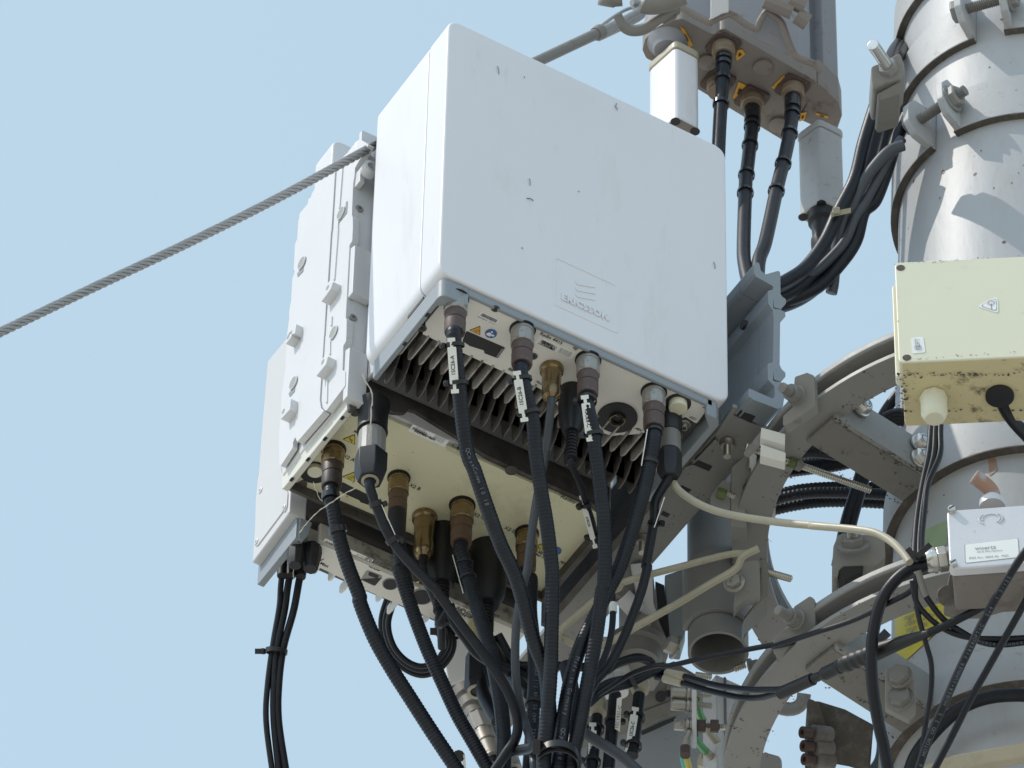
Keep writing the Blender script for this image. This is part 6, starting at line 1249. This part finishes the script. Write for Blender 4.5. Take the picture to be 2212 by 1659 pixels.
for (fr, pts) in ((ya, [(1345, 440), (1385, 440), (1410, 480), (1335, 540), (1325, 500)]), (ya, [(1350, 725), (1435, 765), (1330, 880), (1300, 870)]), (ya, [(1750, 670), (1815, 700), (1690, 800), (1640, 775)]), (ya, [(830, 235), (870, 260), (945, 400), (910, 420), (870, 330)]), (yb, [(210, 880), (260, 870), (240, 930), (200, 945)]), (yb, [(330, 875), (430, 905), (420, 920), (330, 890)])):
    q = pp(fr, pts, z=zA-.001); mb = MB(); mb.prism(q, (0, 0, -.0006)); o = T.part('yellow_label', mb, M['orange'])
    cc = sum(q, V((0, 0, 0)))/len(q); mb = MB(); mb.prism([cc+(v-cc)*.35+Z*-.0012 for v in q], (0, 0, -.0003)); T.part('label_mark', mb, M['ink'], o)
for fr, a, b in ((ya, 1565, 590), (ya, 1705, 1100), (ya, 1075, 545)): mb = MB(); mb.lathe(p(fr, a, b, z=zA-.0005), -Z, [(0, .012), (.004, .012), (.006, .007)], 20); T.part('screw', mb, M['ant_low'])
c = p(v1, 640, 820, z=zA); mb = MB(); mb.lathe(c+Z*.004, -Z, [(0, .026), (.006, .025), (.012, .020), (.020, .017)], 36); T.part('actuator_socket', mb, M['ant'], ang=50)
# boxes hanging from it
def foot(fr, pts, z): return pp(fr, pts, z=z)
zt = zA-.168
def hang_box(name, label, fr, Np, Rp, Lp, z, hgt, m, bottom):
    n_, r1, l1 = p(fr, *Np, z=z), p(fr, *Rp, z=z), p(fr, *Lp, z=z); o4 = r1+l1-n_
    T = Thing(name, label, 'control unit', (n_+o4)/2, 'tilt control boxes under the antenna')
    F = fillet([n_, r1, o4, l1], .008, 4); mb = MB(); mb.prism(F, (0, 0, hgt)); T.part('housing', mb, m, bev=.002)
    cc = (n_+o4)/2; mb = MB(); mb.prism([cc+(v-cc)*1.05+Z*(hgt+.001) for v in F], (0, 0, .012)); T.part('lid', mb, M['cable_beige'] if m == M['cover'] else m, bev=.002)
    mb = MB(); mb.prism([cc+(v-cc)*.97-Z*.001 for v in F], (0, 0, .0008)); T.part('underside', mb, bottom)
    for q in (r1, n_, l1): mb = MB(); mb.lathe(q+(cc-q)*.22-Z*.001, -Z, [(0, .006), (.001, .006)], 14); T.part('screw_hole', mb, M['hole'])
    return T, cc
hang_box('tilt_control_box', 'bright white tilt control box hanging beside the top edge of the radio', ya, (792, 1035), (1016, 1150), (538, 1260), zt, .132, M['cover'], M['ant_low'])
zt2 = zA-.185
T, cc = hang_box('tilt_control_box', 'grey tilt control box hanging at the right end of the antenna', yc, (372, 100), (575, 200), (188, 235), zt2, .140, M['band'], M['box_low'])
for a, b in ((250, -200), (330, -200), (430, -200)):
    pass
mb = MB(); mb.lathe(cc-Z*.0012, -Z, [(0, .019), (.014, .018), (.018, .014), (.045, .013), (.047, .015), (.058, .015), (.07, .010)], 20); T.part('plug', mb, M['black'])
GA = 'cables under the top antenna'
for k, (s0, pts, lab) in enumerate(((S1, [(ya, 1195, 900), (ya, 1180, 1150), (ya, 1165, 1450), (ya, 1130, 1800, .75)], 'left black cable under the antenna, vanishing behind the white radio'),
    (S2, [(ya, 1470, 1120), (ya, 1445, 1350), (ya, 1415, 1600), (c2f, 1230, 1150), (zc, 1395, 60), (zc, 1410, 250), (zc, 1450, 420, .55)], 'middle black cable curving down from the antenna to the rail'),
    (S3, [(ya, 1810, 1150), (ya, 1760, 1400), (c2f, 1720, 1250), (zc, 1590, 10), (zc, 1530, 190), (zc, 1520, 420, .55)], 'right black cable curving down from the antenna to the rail'))):
    T = Thing('antenna_cable', lab, 'cable', s0, GA); P = cable_part(T, route([s0+Z*.01, s0-Z*.015]+pts), .0084, M['cable'])
    for f in (.06, .10, .20, .36, .5):
        i = int(len(P)*f); 
        if i+2 < len(P) and not (k == 0 and f > .4): t_ = (P[i+1]-P[i]).normalized(); tie_ring(T, P[i], t_, .0092, w_=.006, m=M['tape'])
    mb = MB(); q = P[0]; mb.tube([q, P[max(2, len(P)//14)]], .0104, 16); T.part('shrink_sleeve', mb, M['tape'])
GM = 'cables draping from the mast to the rail'
for k, (pts, R, m, lab) in enumerate((([(yb, 1060, 250, 1.0), (yb, 940, 400, .75), (yb, 870, 590, .62), (yb, 790, 830), (yb, 700, 1120), (yb, 630, 1400), (yc, 510, 190), (yc, 400, 430), (yc, 260, 620), (yc, 120, 720), (yc, -60, 810, .42)], .0080, 'cable', 'leftmost dusty black cable draping from mast to rail'),
    ([(yb, 1080, 260, 1.0), (yb, 975, 420, .75), (yb, 915, 560), (yb, 840, 850), (yb, 770, 1130), (yb, 690, 1420), (yc, 590, 150), (yc, 520, 350), (yc, 400, 580), (yc, 240, 750), (yc, 60, 860), (yc, -80, 890, .43)], .0082, 'cable', 'second black cable draping from mast to rail'),
    ([(yb, 1100, 270, 1.0), (yb, 1010, 430, .8), (yb, 970, 560), (yb, 900, 880), (yb, 850, 1150), (yb, 770, 1430), (yc, 660, 180), (yc, 590, 420), (yc, 450, 660), (yc, 260, 840), (yc, 60, 930), (yc, -90, 940, .44)], .0082, 'cable', 'third black cable draping from mast to rail'),
    ([(yb, 1040, 900, .60), (yb, 960, 1080), (yb, 880, 1330), (yb, 790, 1560), (yc, 700, 200), (yc, 640, 420), (yc, 520, 600), (yc, 330, 790), (yc, 60, 900), (yc, -90, 915, .45)], .0080, 'cable', 'outermost black cable draping from mast to rail'),
    ([(yb, 1010, 1130, .55), (yb, 900, 1175), (yb, 790, 1290), (yb, 690, 1430), (yb, 600, 1620), (yc, 545, 230), (yc, 500, 430), (yc, 478, 620), (yc, 465, 760), (yc, 450, 830, .50)], .0068, 'cable_grey', 'grey cable bowing out and ending in a hanging loop'),
    ([(yb, 1000, 1080, .57), (yb, 900, 1220), (yb, 820, 1370), (yb, 720, 1560), (yc, 640, 230), (yc, 570, 400), (yc, 480, 520), (yc, 300, 680), (yc, 60, 780), (yc, -80, 800, .46)], .0060, 'cable_grey', 'grey cable running alongside the draping black ones'))):
    simple('draping_cable', lab, pts, R, m, group=GM)
T = Thing('cable_tie', 'pale nylon tie on the draping cables beside the grey control box', 'cable tie', p(yc, 520, 200, d=.5)); mb = MB(); mb.obox(p(yc, 525, 200, d=.49), RT*.95+UP*.2, FW, UP, .012, .002, .003); T.part('strap', mb, M['cable_beige']); mb = MB(); mb.obox(p(yc, 490, 185, d=.485), RT, FW, UP, .004, .003, .004); T.part('head', mb, M['cable_beige'], bev=.001)
simple('bent_tube', 'short pale bent tube under the lower arm', [(ye, 240, 1080, .2), (ye, 225, 1150), (ye, 170, 1195), (ye, 90, 1200), (ye, 20, 1175, .2)], .0078, 'galv_light')
T = Thing('far_box', 'pale rounded grey box at the bottom edge seen through the ring', 'box', p(yf, 1690, 1620, d=.6)); mb = MB(); mb.prism(fillet(pp(yf, [(1500, 1540), (1640, 1525), (1770, 1560), (1778, 1800), (1500, 1800)], d=.6), .008, 4), h_*.1); T.part('housing', mb, M['galv_light'], bev=.003)

# ================================================================ cobwebs
for k, (fr, pts, R, lab) in enumerate(((w4, [(1760, 765), (1560, 870), (1250, 1070), (1060, 1220), (830, 1490)], .00055, 'long dusty cobweb strand from the grey gland to the third radio'),
    (w3, [(1700, 590), (1760, 740), (1850, 900), (1835, 1150), (1825, 1400), (1800, 1620)], .00065, 'dusty cobweb strand hanging in front of the grey gland'),
    (w4, [(1930, 0), (1890, 420), (1880, 700)], .0005, 'short cobweb strand down the grey gland'),
    (w4, [(1060, 690), (1140, 920), (1200, 1000)], .0003, 'faint cobweb strand left of the ribbed cable'),
    (zd, [(500, 1010), (495, 1150), (470, 1300), (480, 1350)], .0005, 'clotted cobweb over the cables at the far left'),
    (zd, [(515, 1060), (560, 1110), (620, 1170)], .0004, 'cobweb strand beside the rubber gland'))):
    mb = MB(); rnd = random.Random(k); P = resample(smooth_path(route([(fr, a, b, .02 if fr is w3 else .06 if fr is w4 else .20) for a, b in pts])), .003)
    P = [q+V((rnd.uniform(-1, 1), rnd.uniform(-1, 1), rnd.uniform(-1, 1)))*.0005 for q in P]; mb.tube(P, lambda t, i: R*(.6+rnd.random()), 5)
    solo('cobweb_strand', lab, 'cobweb', mb, M['web'], P[0])

# ================================================================ grime and moss flecks
def flecks(T, spots, n, u, v, name='grime_flecks', m='grime', seed=1, smin=.0008, smax=.0035, parent=None):
    """irregular flat flecks: spots = [(centre, spread along u, spread along v)]"""
    rnd = random.Random(seed); mb = MB()
    for c, su, sv, cnt in spots:
        for _ in range(cnt):
            q = c+u*rnd.gauss(0, su)+v*rnd.gauss(0, sv)+n*.0004; s = rnd.uniform(smin, smax)*rnd.random()**.6; k = rnd.randint(5, 8)
            pts = [q+(u*math.cos(2*math.pi*i/k)*1.3+v*math.sin(2*math.pi*i/k))*s*rnd.uniform(.35, 1.1) for i in range(k)]
            mb.add(pts, [tuple(range(k))])
    return mb
def find(name, i=0):
    o = bpy.data.objects[name if not i else '%s.%03d' % (name, i)]; return o
class Ex:
    def __init__(s, o): s.e = o; s.base = V(o.location)
    part = Thing.part
JB = Ex(find('junction_box')); Uj, Nj = dirs(-5.5)
uz = GR.z-.0005
cor = p(yd, 1010, 300, z=uz); cf = p(yd, 1000, 20, z=uz)
sp = [(cor.lerp(cf, f), .0035, .006, 14) for f in (.15, .4, .65, .9)]+[(p(yd, x, 8, z=uz), .012, .0014, 7) for x in range(1030, 1900, 80)]+[(p(yd, x, 285, z=uz), .012, .0012, 3) for x in range(1050, 1900, 110)]
JB.part('grime_flecks', flecks(JB, sp, -Z, Uj, Nj, seed=3, smax=.0024), M['grime'], flat=True, kind='stuff')
q0j = p(yc, 940, 590, d=-.09)
sp = [(p(yc, 1030+70*k, 600-5*k, pl=(q0j, Nj)), .010, .0010, 3) for k in range(12)]+[(p(yc, 1000+70*k, 1350-5*k, pl=(q0j, Nj)), .010, .0008, 3) for k in range(12)]+[(p(yc, 960, 800+60*k, pl=(q0j, Nj)), .001, .008, 1) for k in range(9)]
JB.part('grime_flecks', flecks(JB, sp, Nj, Uj, Z, seed=5, smax=.0010), M['boot_brown'], flat=True, kind='stuff')
for i, (z0, nm) in enumerate(((ZU, 0), (ZL, 1))):
    RB = Ex(find('ring_bracket', nm)); rnd = random.Random(9+i); sp = []
    for k in range(46):
        az = rnd.uniform(-38, 80); R = rnd.choice((.297, .299, .333, rnd.uniform(.3, .33))); sp.append((mp(R, az, z0-.0002), .006, .0016, 7))
    RB.part('grime_flecks', flecks(RB, sp, -Z, X, Y, seed=11+i, smax=.0015), M['boot_brown'], flat=True, kind='stuff')
MR = Ex(find('mounting_rail')); sp = [(V((x0+random.random()*(x1-x0), .04+random.random()*.4, zr_-.0012)), .006, .006, 5) for _ in range(40)]
MR.part('grime_flecks', flecks(MR, sp, -Z, X, Y, seed=21, smax=.0013), M['boot_brown'], flat=True, kind='stuff')
for i, (z0, az) in enumerate(((ZU-.008, 38), (ZL-.008, 40))):
    CB = Ex(find('channel_bracket', i)); o_, t_ = az_dir(az); sp = []
    for k in range(22):
        f = random.random(); sp.append((axis(z0)+o_*(.17+.13*f)+t_*(.018-.06*random.choice((0, .05, random.random())))+Z*.0002, .006, .002, 7))
    CB.part('grime_flecks', flecks(CB, sp, -Z, o_, t_, seed=31+i, smax=.0022), M['grime'], flat=True, kind='stuff')
R2x = Ex(find('radio_unit', 1)); sp = [(V((.02+.3*random.random(), .21+.13*random.random(), zp2-.0006)), .02, .02, 2) for _ in range(30)]
R2x.part('grime_flecks', flecks(R2x, sp, -Z, X, Y, seed=41, smax=.0011, smin=.0003), M['boot_brown'], flat=True, kind='stuff')
MS = Ex(find('antenna_mast')); rnd = random.Random(5); mb = MB()
for _ in range(170):
    az = rnd.uniform(-5, 100); z = rnd.uniform(-.5, 1.1); c = mp(RM+.0004, az, z); o_, t_ = az_dir(az); s = .0032*rnd.random()**3+.0005; k = rnd.randint(5, 7)
    mb.add([c+(t_*math.cos(2*math.pi*i/k)+Z*math.sin(2*math.pi*i/k)*rnd.uniform(.8, 1.6))*s*rnd.uniform(.4, 1) for i in range(k)], [tuple(range(k))])
MS.part('paint_chips', mb, M['boot_brown'], flat=True, kind='stuff')
